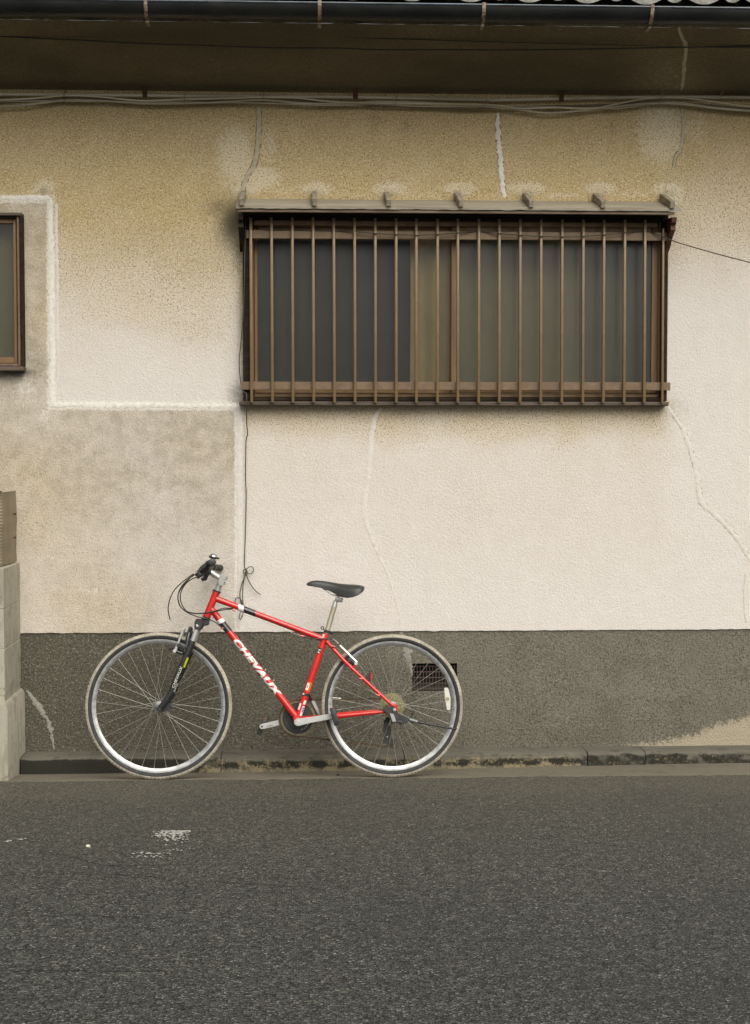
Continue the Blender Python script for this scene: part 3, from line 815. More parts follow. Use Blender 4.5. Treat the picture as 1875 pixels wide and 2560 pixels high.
ribbon('crack_filler', wl([(1501, 236), (1505, 268), (1504, 300), (1499, 328), (1488, 346), (1483, 372)]), [8 * PX, 10 * PX, 8 * PX, 6 * PX], 0.005, M['filler'], house, WY, 0.4, seed=5)
ribbon('crack_filler', wl([(842, 897), (828, 915), (820, 950), (815, 1000), (810, 1050), (802, 1100), (806, 1150), (826, 1205)]), [9 * PX, 14 * PX, 15 * PX, 10 * PX], 0.003, M['filler_pale'], house, WY, 0.4, seed=7)
ribbon('crack_filler', wl([(826, 1205), (842, 1240), (856, 1270), (866, 1305), (878, 1345), (882, 1380)]), [8 * PX, 6 * PX, 5 * PX], 0.0025, M['filler_pale'], house, WY, 0.5, seed=9)
CK5 = wl([(1470, 894), (1488, 920), (1506, 950), (1524, 1000), (1536, 1050), (1545, 1105), (1572, 1130), (1600, 1158), (1630, 1195), (1650, 1228), (1700, 1290)])
ribbon('crack_line', CK5, [12 * PX, 17 * PX, 19 * PX, 14 * PX, 15 * PX], 0.001, M['crack_grey'], house, WY, 0.3, seed=73)
ribbon('crack_filler', wl([(1470, 894), (1488, 920), (1506, 950), (1524, 1000), (1536, 1050), (1545, 1105), (1572, 1130), (1600, 1158), (1630, 1195), (1650, 1228), (1700, 1290)]), [8 * PX, 13 * PX, 15 * PX, 10 * PX, 11 * PX], 0.003, M['filler_pale'], house, WY, 0.45, seed=11)
ribbon('crack_filler', wl([(1642, 1262), (1638, 1300), (1639, 1340), (1643, 1372)]), 5 * PX, 0.002, M['filler_grey'], house, WY, 0.5, seed=13)
for k, L in enumerate(BORDER):
    a, b = L[0], L[-1]
    pts = []
    for t in np.linspace(0, 1, 9):
        x = a[0] + (b[0] - a[0]) * t; y = a[1] + (b[1] - a[1]) * t
        horiz = abs(b[0] - a[0]) > abs(b[1] - a[1])
        j = 3.0 * noise.noise((x * .013, y * .013, k))
        pts.append((x + (0 if horiz else j), y + (j if horiz else 0)))
    ribbon('patch_edge', wl(pts, 1.0), [9 * PX, 15 * PX, 10 * PX, 13 * PX], 0.0035, M['filler_white'] if k < 3 else M['filler_pale'], house, WY, 0.45, seed=20 + k)
    if k == 1:
        ribbon('patch_edge', wl([(p[0] + 14, p[1] + 12) for p in pts[:-1]], 1.0), 7 * PX, 0.004, M['filler_pale'], house, WY, 0.5, seed=31)
# crack filler across the soffit
def soff_ray(px, py):
    d = ray(px, py)
    n = Vector((0, Z_SO - Z_FOLD, -SO_Y)).normalized()
    p0 = Vector((0, 0, Z_FOLD))
    return CAM + d * ((p0 - CAM).dot(n) / d.dot(n))
sp_ = [soff_ray(p[0] * D_, p[1] * D_) for p in [(1494, 60), (1500, 78), (1510, 100), (1511, 115), (1507, 140), (1506, 165), (1501, 200)]]
SK = (Z_SO - Z_FOLD) / SO_Y
ribbon('crack_filler', [(p.x, p.z) for p in sp_], [4 * PX, 6 * PX, 8 * PX, 6 * PX], 0.003, M['filler'], house, lambda x, z: (z - Z_FOLD) / SK - 0.002, 0.5, step=0.004, seed=40)
PLY = lambda x, z: 0.008 + 0.0025 * fbm(x * 3, z * 3, 6.0) + 0.0002
ribbon('crack_filler', wl(PCR, 1.0), [5 * PX, 12 * PX, 11 * PX, 8 * PX, 3 * PX], 0.003, M['filler_dark'], house, PLY, 0.9, step=0.005, seed=50)
ribbon('crack_filler', wl([(1003, 1578), (1008, 1600), (1018, 1630), (1026, 1668), (1031, 1690)], 1.0), [6 * PX, 14 * PX, 16 * PX, 10 * PX, 4 * PX], 0.003, M['filler_dark'], house, PLY, 0.9, step=0.005, seed=60)

# ------------------------------------------------------------------ barred window with its little wooden awning
win = empty('window', parent=house)
def wbox(name, px0, px1, py0, py1, Y0, Y1, matl, parent, bev=0.003, Yref=None):
    yr = Y0 if Yref is None else Yref
    a, b = at(px0, (py0 + py1) / 2, yr).x, at(px1, (py0 + py1) / 2, yr).x
    z1, z0 = at((px0 + px1) / 2, py0, yr).z, at((px0 + px1) / 2, py1, yr).z
    return MB().bbox((a, Y0, z0), (b, Y1, z1), bev).build(name, matl, parent)

wbox('jamb', 607, 624, 520, 1005, -0.055, 0.06, M['darkwood'], win)
wbox('jamb', 1653, 1666, 520, 1003, -0.055, 0.06, M['darkwood'], win)
wbox('side_board', 1666.5, 1669.5, 522, 1003, -0.04, 0.02, M['redwood'], win, 0.001)
wbox('head', 624, 1652, 520, 552, -0.045, 0.06, M['darkwood'], win)
wbox('sill', 598, 1672, 1004, 1014, -0.070, 0.05, M['sillwood'], win)
wbox('sill_track', 624, 1652, 994, 1003, -0.05, 0.06, M['darkwood'], win)
# aluminium frame
wbox('frame_side', 624.5, 634, 553, 994, -0.03, 0.055, M['sash'], win)
wbox('frame_side', 1646, 1651.5, 553, 993, -0.03, 0.055, M['sash'], win)
wbox('frame_head', 634.5, 1645.5, 553, 566, -0.03, 0.055, M['sash'], win)
wbox('frame_base', 634.5, 1645.5, 984, 993.5, -0.035, 0.055, M['sash'], win)
def sash(px0, px1, Y, side, yb):
    s = empty('sash', parent=win)
    wbox('stile', px0, px0 + side[0], 568, yb, Y, Y + 0.024, M['sash'], s, 0.002)
    wbox('stile', px1 - side[1], px1, 568, yb, Y, Y + 0.024, M['sash'], s, 0.002)
    wbox('top_rail', px0 + side[0] + .5, px1 - side[1] - .5, 568, 582, Y + .001, Y + 0.023, M['sash'], s, 0.002)
    wbox('bottom_rail', px0 + side[0] + .5, px1 - side[1] - .5, yb - 22, yb, Y + .001, Y + 0.023, M['sash'], s, 0.002)
    wbox('pane', px0 + side[0] - 1, px1 - side[1] + 1, 581, yb - 21, Y + 0.010, Y + 0.014, M['pane'], s, 0.0005)
    return s
sash(636, 1140, 0.024, (8, 14), 983)
sash(1128, 1645, -0.008, (21, 16), 983)
# curtains in the room
def curtain(px0, px1, Y, matl, label, amp=0.012, per=0.07):
    x0, x1 = wx(px0, 760, Y), wx(px1, 760, Y)
    n = max(16, int((x1 - x0) / 0.008))
    vs = []
    for side in (0, 0.003):
        for k in range(n + 1):
            x = x0 + (x1 - x0) * k / n
            y = Y + amp * math.sin(2 * math.pi * x / per + 1.3 * math.sin(x * 9)) + side
            vs += [(x, y, WZ0 - 0.02), (x + 0.004 * math.sin(x * 40), y + 0.004, (WZ0 + WZ1) / 2), (x, y, WZ1 + 0.05)]
    m = 3 * (n + 1)
    fs = []
    for k in range(n):
        for j in range(2):
            a = 3 * k + j
            fs += [(a, a + 3, a + 4, a + 1), (m + a, m + a + 1, m + a + 4, m + a + 3)]
    fs += [(0, 1, m + 1, m), (1, 2, m + 2, m + 1)]
    o = MB().add(vs, fs, True).build('curtain', matl, None, recalc=False)
    return tag(o, label, 'curtain')
curtain(1024, 1140, 0.10, M['curtain_tan'], 'tan curtain behind the glass at the middle of the barred window', 0.02, 0.13)
curtain(1120, 1450, 0.16, M['curtain_olive'], 'pale olive curtain behind the right-hand pane of the barred window', 0.002, 0.22)
curtain(1452, 1700, 0.17, M['curtain_grey'], 'grey curtain at the right end of the barred window', 0.002, 0.16)
curtain(560, 1030, 0.24, M['curtain_dark'], 'charcoal curtain behind the left pane of the barred window', 0.008, 0.2)

# grille
gr = empty('window_grille', parent=house)
GRY = -0.084
def gbox(name, px0, px1, py0, py1, Y0, Y1, matl, parent, bev): return wbox(name, px0, px1, py0, py1, Y0, Y1, matl, parent, bev)
gbox('rail', 615, 1670.5, 578, 599, GRY + 0.011, GRY + 0.026, M['bronze'], gr, 0.002)
gbox('rail', 602, 1676, 955, 975.5, GRY + 0.011, GRY + 0.026, M['bronze_dirty'], gr, 0.002)
for px in (620, 1655):
    for py in (588, 965):
        wbox('stay', px - 6, px + 6, py - 5, py + 5, GRY + 0.0265, -0.03, M['bronze'], gr, 0.002, Yref=-0.06)
bars = [628.3, 680.6, 732, 784, 836, 887.6, 938.8, 990.8, 1041, 1094, 1145, 1197, 1248.7, 1300.8, 1352.8, 1405.4, 1458, 1509.5, 1561.6, 1612, 1657.5]
zb0, zb1 = at(900, 1007, GRY).z, at(900, 545, GRY).z
bm0 = MB().bbox((-0.0073, -0.0095, 0), (0.0073, 0.0095, zb1 - zb0), 0.0035, 2).mesh('bar')
bm0.materials.append(M['bronze'])
for i, px in enumerate(bars):
    o = bpy.data.objects.new('bar', bm0)
    dz = random.uniform(-0.001, 0.001)
    o.location = (wx(px, 776, GRY), GRY, zb0 + dz)
    lean = (at(px + (1.0 - 8.0 * (px - 628) / 1030) * 0.5, 545, GRY).x - at(px - (1.0 - 8.0 * (px - 628) / 1030) * 0.5, 1007, GRY).x) / (zb1 - zb0)
    o.rotation_euler = (0, -0.0025 + random.uniform(-.001, .001), 0)
    if i == 20: o.scale = (0.8, 0.8, 0.955)
    link(o, gr)

# awning
aw = empty('window_awning', parent=house)
AY = -0.205
ab, af = at(1146, 500, 0), at(1146, 517, AY)
x0, x1 = at(590, 517, AY).x, at(1703, 520, AY).x
dz = af.z - ab.z
nseg = 140
vs = []; vs2 = []
for k in range(nseg + 1):
    x = x0 + (x1 - x0) * k / nseg
    rag = 0.004 * fbm(x * 12, 0.2, 0, 4)
    vs += [(x, 0.004, ab.z), (x, AY * 0.5, ab.z + dz * 0.5 + 0.0015 * fbm(x * 5, 2)), (x, AY + rag, af.z)]
    vs2 += [(x, 0.004, ab.z - 0.014), (x, AY * 0.5, ab.z + dz * 0.5 - 0.014), (x, AY + rag + 0.002, af.z - 0.014 + 0.003 * fbm(x * 18, 5, 0, 4))]
m = len(vs)
fs = []
for k in range(nseg):
    a = 3 * k
    fs += [(a, a+1, a+4, a+3), (a+1, a+2, a+5, a+4), (m+a, m+a+3, m+a+4, m+a+1), (m+a+1, m+a+4, m+a+5, m+a+2), (a+2, m+a+2, m+a+5, a+5)]
fs += [(0, m, m+1, 1), (1, m+1, m+2, 2), (m-3, m-2, 2*m-2, 2*m-3), (m-2, m-1, 2*m-1, 2*m-2)]
MB().add(vs + vs2, fs, False).build('board', M['greywood'], aw)
# split front edge strip
mb = MB()
mb.bbox((x0 + 0.006, AY + 0.010, af.z - 0.030), (x1 - 0.03, AY + 0.024, af.z - 0.0155), 0.002)
mb.build('edge_strip', M['edgewood'], aw)
for px in [609, 786, 966, 1141, 1312, 1487, 1655]:
    bx = wx(px, 490, 0)
    p0 = Vector((bx, 0.0, ab.z + 0.001)); p1 = Vector((bx, AY - 0.012, ab.z + 0.001 + dz * (AY - 0.012) / AY))
    d = (p1 - p0); L = d.length; d.normalize()
    up = Vector((1, 0, 0)).cross(d); up = up if up.z > 0 else -up
    Mx = Matrix(((1, d.x, up.x, p0.x), (0, d.y, up.y, p0.y), (0, d.z, up.z, p0.z), (0, 0, 0, 1)))
    MB().bbox((-0.012, -0.01, 0.0), (0.012, L, 0.036), 0.0025, 1, Mx, cuts=1, jit=0.0015).build('batten', M['batten'], aw)
# carved side brackets
for px, mt in ((1672, M['redwood']), (604, M['darkwood'])):
    bx = wx(px, 540, -0.06)
    zt = af.z - 0.008
    poly = [(0.0, zt - 0.02), (AY + 0.03, zt - 0.031), (AY + 0.034, zt - 0.055), (AY + 0.055, zt - 0.068), (AY + 0.05, zt - 0.09), (AY + 0.075, zt - 0.10), (AY + 0.12, zt - 0.125), (AY + 0.15, zt - 0.155), (0.0, zt - 0.19)]
    vs = [(bx - 0.012, p[0], p[1]) for p in poly] + [(bx + 0.012, p[0], p[1]) for p in poly]
    n = len(poly)
    MB().add(vs, [tuple(range(n)), tuple(range(2*n-1, n-1, -1))] + [(i, n + i, n + (i+1) % n, (i+1) % n) for i in range(n)]).build('side_bracket', mt, aw)
wbox('lintel', 612, 1662, 523, 541, -0.06, -0.046, M['darkwood'], aw)

# ------------------------------------------------------------------ small window at the left edge
lw = empty('small_window', parent=house)
wl0 = LX0
def lbox(name, px0, px1, py0, py1, Y0, Y1, matl, bev=0.003, parent=lw):
    a = wl0 if px0 is None else at(px0, 730, Y0).x
    b = at(px1, 730, Y0).x
    return MB().bbox((a, Y0, at(30, py1, Y0).z), (b, Y1, at(30, py0, Y0).z), bev).build(name, matl, parent)
lbox('head', None, 57, 531, 539, -0.06, 0.05, M['sillwood'])
lbox('sill', None, 56, 916, 927, -0.07, 0.05, M['sillwood'])
lbox('jamb', 50.5, 57, 539.5, 915.5, -0.055, 0.05, M['darkwood'])
lbox('frame_side', 43, 50, 539.5, 915.5, -0.045, 0.05, M['bronze_dirty'])
lbox('frame_base', None, 42.5, 909, 915.5, -0.045, 0.05, M['bronze_dirty'])
lbox('frame_head', None, 42.5, 539.5, 545, -0.045, 0.05, M['darkwood'])
s = empty('sash', parent=lw)
lbox('stile', 34, 42, 546, 908, -0.02, 0.01, M['sash'], 0.002, s)
lbox('bottom_rail', None, 33.7, 893, 908, -0.019, 0.009, M['sash'], 0.002, s)
lbox('top_rail', None, 33.7, 546, 558, -0.019, 0.009, M['sash'], 0.002, s)
lbox('pane', None, 34.5, 557, 894, -0.006, -0.002, M['pane'], 0.0005, s)
x0c = wl0 - 0.1
o = MB().bbox((x0c, 0.10, LZ0 - 0.05), (LX1 + 0.1, 0.104, LZ1 + 0.05), 0.001).build('roller_blind', M['curtain_olive'])
tag(o, 'pale olive blind behind the small window at the left edge', 'blind')

# ------------------------------------------------------------------ underfloor vent
vt = empty('floor_vent', parent=house)
mb = MB()
VD = 0.085
for a in ((VX0 - 0.01, 0.006, VZ0 - 0.012, VX0, VD, VZ1 + 0.01), (VX1, 0.006, VZ0 - 0.012, VX1 + 0.01, VD, VZ1 + 0.01), (VX0, 0.006, VZ1, VX1, VD, VZ1 + 0.01), (VX0, 0.006, VZ0 - 0.012, VX1, VD, VZ0)):
    mb.box((a[0], a[1] + 0.006, a[2]), (a[3], a[4], a[5]))
mb.box((VX0 - 0.01, VD, VZ0 - 0.01), (VX1 + 0.01, VD + 0.01, VZ1 + 0.01))
mb.build('vent_recess', M['void'], vt)
VY = 0.030
vw, vh = VX1 - VX0, VZ1 - VZ0
vx0, vx1 = VX0 + 0.010, VX1 - 0.010
nb = 14
bmv = MB().bbox((-0.0022, -0.003, VZ0), (0.0022, 0.003, VZ1 - 0.012), 0.0008).mesh('vent_bar'); bmv.materials.append(M['vent'])
for i in range(nb):
    o = bpy.data.objects.new('vent_bar', bmv); o.location = (vx0 + (vx1 - vx0) * i / (nb - 1), VY, 0); link(o, vt)
bmh = MB().bbox((vx0 - 0.004, -0.0035, -0.0024), (vx1 + 0.004, 0.0045, 0.0024), 0.0008).mesh('vent_crossbar'); bmh.materials.append(M['vent'])
for k in range(5):
    o = bpy.data.objects.new('vent_crossbar', bmh); o.location = (0, VY + 0.004, VZ0 + 0.006 + (vh - 0.024) * k / 4); link(o, vt)

# ------------------------------------------------------------------ ground: road, concrete channel, kerb stones
def road_edge(x): return -0.456 + 0.022 * fbm(x * 2.2, 0.5, 0, 5) + 0.016 * fbm(x * 20, 3.0, 0, 4)
ys = [0, 0.03, 0.06, 0.1, 0.15, 0.2, 0.3, 0.4, 0.6, 0.8, 1.1, 1.5, 2, 3, 4, 6, 10, 20, 45]
xsr = axis(-45, 45, [], wx(-60, 1900), wx(1960, 1900), 0.03, 3.0)
vs, cols, fs = [], [], []
for j, dy in enumerate(ys):
    for x in xsr:
        y = road_edge(x) - dy
        vs.append((x, y, 0.004 + (0.0 if j else -0.006) - 0.004 * min(dy, 2)))
        cols.append((1.05 * (1 - s1(0.0, 0.50, dy + 0.16 * fbm(x * 1.5, dy * 3))) + 0.55 * (1 - s1(0.15, 2.4, dy)), 0, 0, 0))
n = len(xsr)
fs = [(j*n+i, (j+1)*n+i, (j+1)*n+i+1, j*n+i+1) for j in range(len(ys) - 1) for i in range(n - 1)]
road = MB().add(vs, fs, True).build('asphalt_road', M['asphalt'], recalc=False)
stain_shade_attr(road, cols); tag(road, kind='structure')

KY = -0.152
def chan_z(y, x=0.0):
    rise = 0.022 * s1(wx(700, 1900), wx(1875, 1900), x)
    return (-0.034 + rise) + (-0.0005 + 0.034 - rise) * (KY - y) / (KY + 0.44)
vs, cols = [], []
ych = [KY + 0.03, KY, KY - 0.05, KY - 0.1, KY - 0.15, KY - 0.2, KY - 0.25, -0.442, -0.50, -0.58]
for y in ych:
    for x in xsr:
        z = chan_z(y, x) if y > -0.46 else -0.008
        vs.append((x, y, z + 0.0015 * fbm(x * 6, y * 9, 2)))
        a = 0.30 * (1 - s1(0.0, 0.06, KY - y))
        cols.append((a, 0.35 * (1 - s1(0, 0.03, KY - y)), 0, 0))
fs = [(j*n+i, (j+1)*n+i, (j+1)*n+i+1, j*n+i+1) for j in range(len(ych) - 1) for i in range(n - 1)]
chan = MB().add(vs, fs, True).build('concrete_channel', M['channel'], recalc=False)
stain_shade_attr(chan, cols); tag(chan, kind='structure')

kerb = empty('kerb')
tag(kerb, kind='structure')
seams = [XL, wx(-420, 1900), wx(66, 1900), wx(557, 1900), wx(1006, 1900), wx(1455, 1900), wx(1597, 1900), wx(2040, 1900), wx(2500, 1900), XR]
for i, (a, b) in enumerate(zip(seams[:-1], seams[1:])):
    a += 0.002; b -= 0.002
    nx = max(6, int((b - a) / 0.02))
    pr = [(0.02, Z_LEDGE - 0.002), (-0.04, Z_LEDGE), (-0.09, Z_LEDGE + 0.001), (KY + 0.016, Z_LEDGE), (KY + 0.004, Z_LEDGE - 0.006), (KY, Z_LEDGE - 0.018), (KY, Z_LEDGE - 0.034), (KY - 0.001, Z_LEDGE - 0.05), (KY - 0.002, Z_LEDGE - 0.066), (KY - 0.004, Z_LEDGE - 0.1)]
    vs, cols = [], []
    off = random.uniform(-0.003, 0.003)
    for k in range(nx + 1):
        x = a + (b - a) * k / nx
        px = px_of((x, KY, 0.02))[0]
        for q, (y, z) in enumerate(pr):
            r = 0.0045 * fbm(x * 22, z * 60 + i, 1.5, 4) if q > 2 else 0.0015 * fbm(x * 12, y * 30, 1)
            vs.append((x, y - abs(r) * (1 if q > 3 else 0) + off, z + (r if q in (3, 4, 5) else 0)))
            depth = Z_LEDGE - z
            blk = 0.0; moss = 0.0
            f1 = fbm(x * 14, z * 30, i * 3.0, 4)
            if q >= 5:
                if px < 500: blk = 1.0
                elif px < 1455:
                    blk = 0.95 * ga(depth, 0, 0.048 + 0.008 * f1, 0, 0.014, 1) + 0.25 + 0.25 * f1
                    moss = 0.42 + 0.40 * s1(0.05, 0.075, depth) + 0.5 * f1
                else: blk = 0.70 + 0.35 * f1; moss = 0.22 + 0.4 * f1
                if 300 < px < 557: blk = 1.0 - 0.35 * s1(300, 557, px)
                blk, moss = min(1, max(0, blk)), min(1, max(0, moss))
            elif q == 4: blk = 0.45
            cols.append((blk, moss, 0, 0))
    m = len(pr)
    fs = [(k*m+q, k*m+q+1, (k+1)*m+q+1, (k+1)*m+q) for k in range(nx) for q in range(m - 1)]
    fs += [tuple(range(m))[::-1], tuple(nx*m + q for q in range(m))]
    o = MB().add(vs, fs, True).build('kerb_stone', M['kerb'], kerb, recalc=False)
    stain_shade_attr(o, cols)

# worn white paint flakes and cracks in the road
mb = MB()
def flake(px, py, r):
    p = atz(px, py, 0.0)
    n = random.randint(5, 8); a0 = random.random() * 6
    vs = []
    for k in range(n):
        t = a0 + 2 * math.pi * k / n
        q = r * random.uniform(0.5, 1.1)
        vs.append((p.x + q * math.cos(t), p.y + q * 1.4 * math.sin(t), 0.0068 - 0.004 * min(2, road_edge(p.x) - p.y)))
    mb.add(vs, [tuple(range(n))])
for _ in range(240):
    x = random.triangular(370, 476, 445); y = 2079 + abs(random.gauss(0, 11))
    if random.random() < 0.85: flake(x, y, random.uniform(0.002, 0.0085))
for _ in range(60): flake(random.uniform(405, 475), 2079 + random.uniform(-1.2, 1.2), random.uniform(0.004, 0.008))
for _ in range(60): flake(random.gauss(378, 26), 2134 + random.gauss(0, 1.5) + random.choice((0, 0, 8)), random.uniform(0.002, 0.007))
for _ in range(14): flake(random.gauss(20, 5), 2104 + random.gauss(0, 1), random.uniform(0.002, 0.006))
for _ in range(18): flake(random.gauss(53, 7), 2099 + random.gauss(0, 1), random.uniform(0.002, 0.006))
for _ in range(8): flake(random.gauss(435, 12), 2125 + random.gauss(0, 2), random.uniform(0.002, 0.006))
o = mb.build('paint_flakes', M['paint'], road); tag(o, 'worn flakes of white road paint', kind='stuff')
def road_crack(pts, wmm):
    P = smooth_path([atz(p[0], p[1], 0.0) for p in pts], 14)
    vs = []
    for k, q in enumerate(P):
        d = (P[min(k+1, len(P)-1)] - P[max(k-1, 0)]).normalized()
        nrm = Vector((-d.y, d.x, 0))
        j = 0.012 * fbm(q.x * 18, q.y * 18, 7, 4)
        e = wmm * 0.00026 * max(0.15, 1 + 1.3 * noise.noise((q.x * 40, q.y * 40, 1)))
        zz = 0.0058 - 0.004 * min(2, road_edge(q.x) - q.y)
        a = q + nrm * (j + e); b = q + nrm * (j - e)
        vs += [(a.x, a.y, zz), (b.x, b.y, zz)]
    MB().add(vs, [(2*i, 2*i+1, 2*i+3, 2*i+2) for i in range(len(P) - 1)]).build('road_crack', M['crack'], road, recalc=False)
road_crack([(100, 2128), (180, 2142), (230, 2156), (270, 2163), (360, 2162), (480, 2161)], 6)
road_crack([(235, 2283), (250, 2268), (268, 2258)], 8)
road_crack([(110, 2180), (200, 2185), (330, 2186), (480, 2200), (700, 2212), (830, 2222)], 4)
road_crack([(100, 2290), (230, 2287), (350, 2290)], 5)
road_crack([(470, 2202), (460, 2235), (440, 2262)], 5)
road_crack([(20, 2425), (200, 2424), (420, 2426)], 5)
road_crack([(660, 2192), (760, 2196), (900, 2203)], 3)

def pebble(name, px, py, r, matl, label, z=0.0):
    p = atz(px, py, z)
    bm = bmesh.new(); bmesh.ops.create_icosphere(bm, subdivisions=2, radius=r)
    for v in bm.verts:
        v.co += noise.noise_vector(v.co * (1.2 / r) + Vector((px, py, 0))) * r * 0.45
        v.co.z *= 0.62
    me = bpy.data.meshes.new(name); bm.to_mesh(me); bm.free()
    me.materials.append(matl)
    o = bpy.data.objects.new(name, me); link(o)
    o.location = (p.x, p.y, z + r * 0.45)
    tag(o, label, 'stone' if name == 'pebble' else 'clod')
pebble('pebble', 221, 2118, 0.0095, M['pebble'], 'small white pebble alone on the asphalt near the left edge', -0.001)
pebble('soil_clod', 845, 1939, 0.008, M['clod'], 'dark clod of soil on the concrete channel before the rear wheel', -0.012)
pebble('soil_clod', 795, 1953, 0.005, M['clod'], 'tiny dark clod at the asphalt edge between the two wheels', 0.0)

# ------------------------------------------------------------------ block wall at the left edge and the brown sheet above it
bw = empty('block_wall', (0, 0, 0))
tag(bw, 'pale concrete block wall end standing at the left edge', 'wall')
BX1 = wx(50.5, 1500, 0.0)
BY = -0.40
BX0 = BX1 - 0.62
zt = at(50, 1405, -0.02).z
hh = 0.193
z = zt
row = 0
while z > 0.42:
    z0 = max(z - hh, 0.40)
    ym = -0.20 if row % 2 else -0.39
    mb = MB(); mb.bbox((BX0, BY + 0.004, z0 + 0.001), (BX1 - 0.001 * (row % 2), 0.0, z - 0.001), 0.0025, 1, cuts=3, jit=0.0016)
    o = mb.build('block', M['block'], bw)
    stain_shade_attr(o, [(0.05 if v.co.x > BX1 - 0.02 else 0, 0.1, 0, 0) for v in o.data.vertices])
    z = z0; row += 1
mb = MB(); mb.bbox((BX0 + 0.01, BY + 0.007, 0.1), (BX1 - 0.003, -0.004, zt - 0.006), 0.004)
o = mb.build('mortar_core', M['block'], bw); stain_shade_attr(o, [(0, 0.25, 0, 0)] * len(o.data.vertices))
FX = wx(62, 1760, 0.0)
zf = at(60, 1718, 0.0).z
mb = MB()
pr = [(BX0 - 0.02, zf - 0.015), (BX1 - 0.01, zf - 0.004), (BX1 + 0.002, zf - 0.004), (FX, zf - 0.026), (FX, -0.05), (BX0 - 0.02, -0.05)]
mb.extr(pr, BY - 0.03, 0.006, 0.004)
o = mb.build('footing', M['block'], bw)
stain_shade_attr(o, [(0.35 * (1 - s1(-0.02, 0.12, v.co.z)), 0.1, 0, 0) for v in o.data.vertices])
zs0, zs1 = at(20, 1404, -0.3).z, at(20, 1231, -0.3).z
# corrugated sheet: fine horizontal ribs on a panel that returns towards the house
SX = at(39, 1300, -0.02).x
mb = MB()
N = 90
vs = []
SY = -0.30
for k in range(N + 1):
    z = zs0 - 0.02 + (zs1 - zs0 + 0.02) * k / N
    r = 0.0016 * math.sin(k * math.pi / 2.0)
    e = 0.010 * fbm(z * 9, 0.4, 0, 2)
    for (x, y) in ((SX - 0.62, SY + r), (SX - 0.03 + e, SY + r), (SX - 0.012 + e, SY + 0.012 + r), (SX + e * 0.7, SY + 0.10), (SX + 0.006 + e * 0.5, -0.03)):
        vs.append((x, y, z))
fs = [(5*k+i, 5*k+i+1, 5*k+i+6, 5*k+i+5) for k in range(N) for i in range(4)]
mb.add(vs, fs, True)
sheet = empty('ribbed_sheet')
tag(sheet, 'brown ribbed plastic sheet above the block wall at the left edge', 'panel')
mb.build('sheet', M['panel'], sheet, recalc=False)
mb = MB(); mb.bbox((SX - 0.62, SY - 0.004, zs1 + 0.001), (SX - 0.012, SY + 0.006, zs1 + 0.006), 0.001); mb.build('top_trim', M['darkwood'], sheet)
for py in (1285, 1344):
    p = at(37, py, -0.10)
    mb = MB(); mb.lathe([(0.0, -0.004), (0.005, -0.002), (0.006, 0.004), (0, 0.004)], 10, p, closed=False); mb.build('screw', M['rust'], sheet)
    sheet.children[-1].location = (0.004, 0, 0)

# ------------------------------------------------------------------ conduit and cables at the fold of the eave
def c1(x, y): return (x * 0.569, y * 0.569)
def c2(x, y): return (935 + x * 0.569, y * 0.569)
def cab(name, pts, Y, r, matl, label, group=None, n=10):
    P = [at(p[0], p[1], Y if not isinstance(Y, (list, tuple)) else Y[i]) for i, p in enumerate(pts)]
    L0, L1 = (P[0] - P[1]), (P[-1] - P[-2])
    P = [P[0] + Vector((-1.6, 0, 0.01)), P[0] + Vector((-0.6, 0, 0.012)), P[0] + Vector((-0.15, 0, L0.z * 0.6))] + P + [P[-1] + Vector((0.15, 0, L1.z * 0.6)), P[-1] + Vector((0.6, 0, 0.0)), P[-1] + Vector((1.6, 0, 0.01))]
    o = MB().tube(smooth_path(P, n), r, 8).build(name, matl)
    return tag(o, label, 'cable' if 'wire' not in name else 'wire', group)
YC = -0.028
cd_ = empty('conduit_pipe')
tag(cd_, 'straight grey conduit pipe clipped along the top of the wall behind the cables', 'pipe')
P = [at(-500, 234, YC), at(0, 236, YC), at(470, 240, YC), at(935, 244, YC), at(1228, 250, YC)]
MB().tube(smooth_path(P, 4), 0.0085, 10).build('pipe', M['conduit'], cd_)
P = [at(1225, 251, YC - .004), at(1400, 247, YC), at(1650, 243, YC), at(1875, 244, YC), at(2300, 250, YC)]
MB().tube(smooth_path(P, 4), 0.0085, 10).build('pipe', M['conduit'], cd_)
for (px, py) in ((362, 228), (889, 232), (1404, 238)):
    a = at(px - 6, py - 12, YC - 0.012); b = at(px + 6, py + 15, YC - 0.012)
    MB().bbox((a.x, YC - 0.013, b.z), (b.x, YC - 0.008, a.z), 0.002).build('clip', M['rust'], cd_)
G = 'cables strung along the wall under the eave'
cab('cable', [c1(0, 440), c1(150, 432), c1(290, 420), c1(420, 424), c1(620, 443), c1(800, 436), c1(1000, 432), c1(1160, 427), c1(1300, 430), c1(1450, 446), c2(0, 453), c2(250, 456), c2(500, 460), c2(640, 476), c2(800, 472), c2(950, 478), c2(1060, 458), c2(1200, 432), c2(1340, 429), c2(1480, 445), c2(1652, 470)],
    YC - 0.022, 0.0044, M['conduit'], 'pale grey cable waving in front of the others along the conduit', G)
cab('cable', [c1(0, 468), c1(120, 460), c1(220, 448), c1(300, 440), c1(500, 446), c1(650, 455), c1(900, 452), c1(1150, 440), c1(1350, 455), c1(1600, 452), c2(0, 446), c2(250, 452), c2(450, 465), c2(620, 480), c2(760, 496), c2(900, 487), c2(1050, 470), c2(1200, 455), c2(1350, 457), c2(1500, 476), c2(1652, 488)],
    YC - 0.014, 0.0050, M['cable'], 'lowest grey cable, sagging deepest right of the middle below the conduit', G)
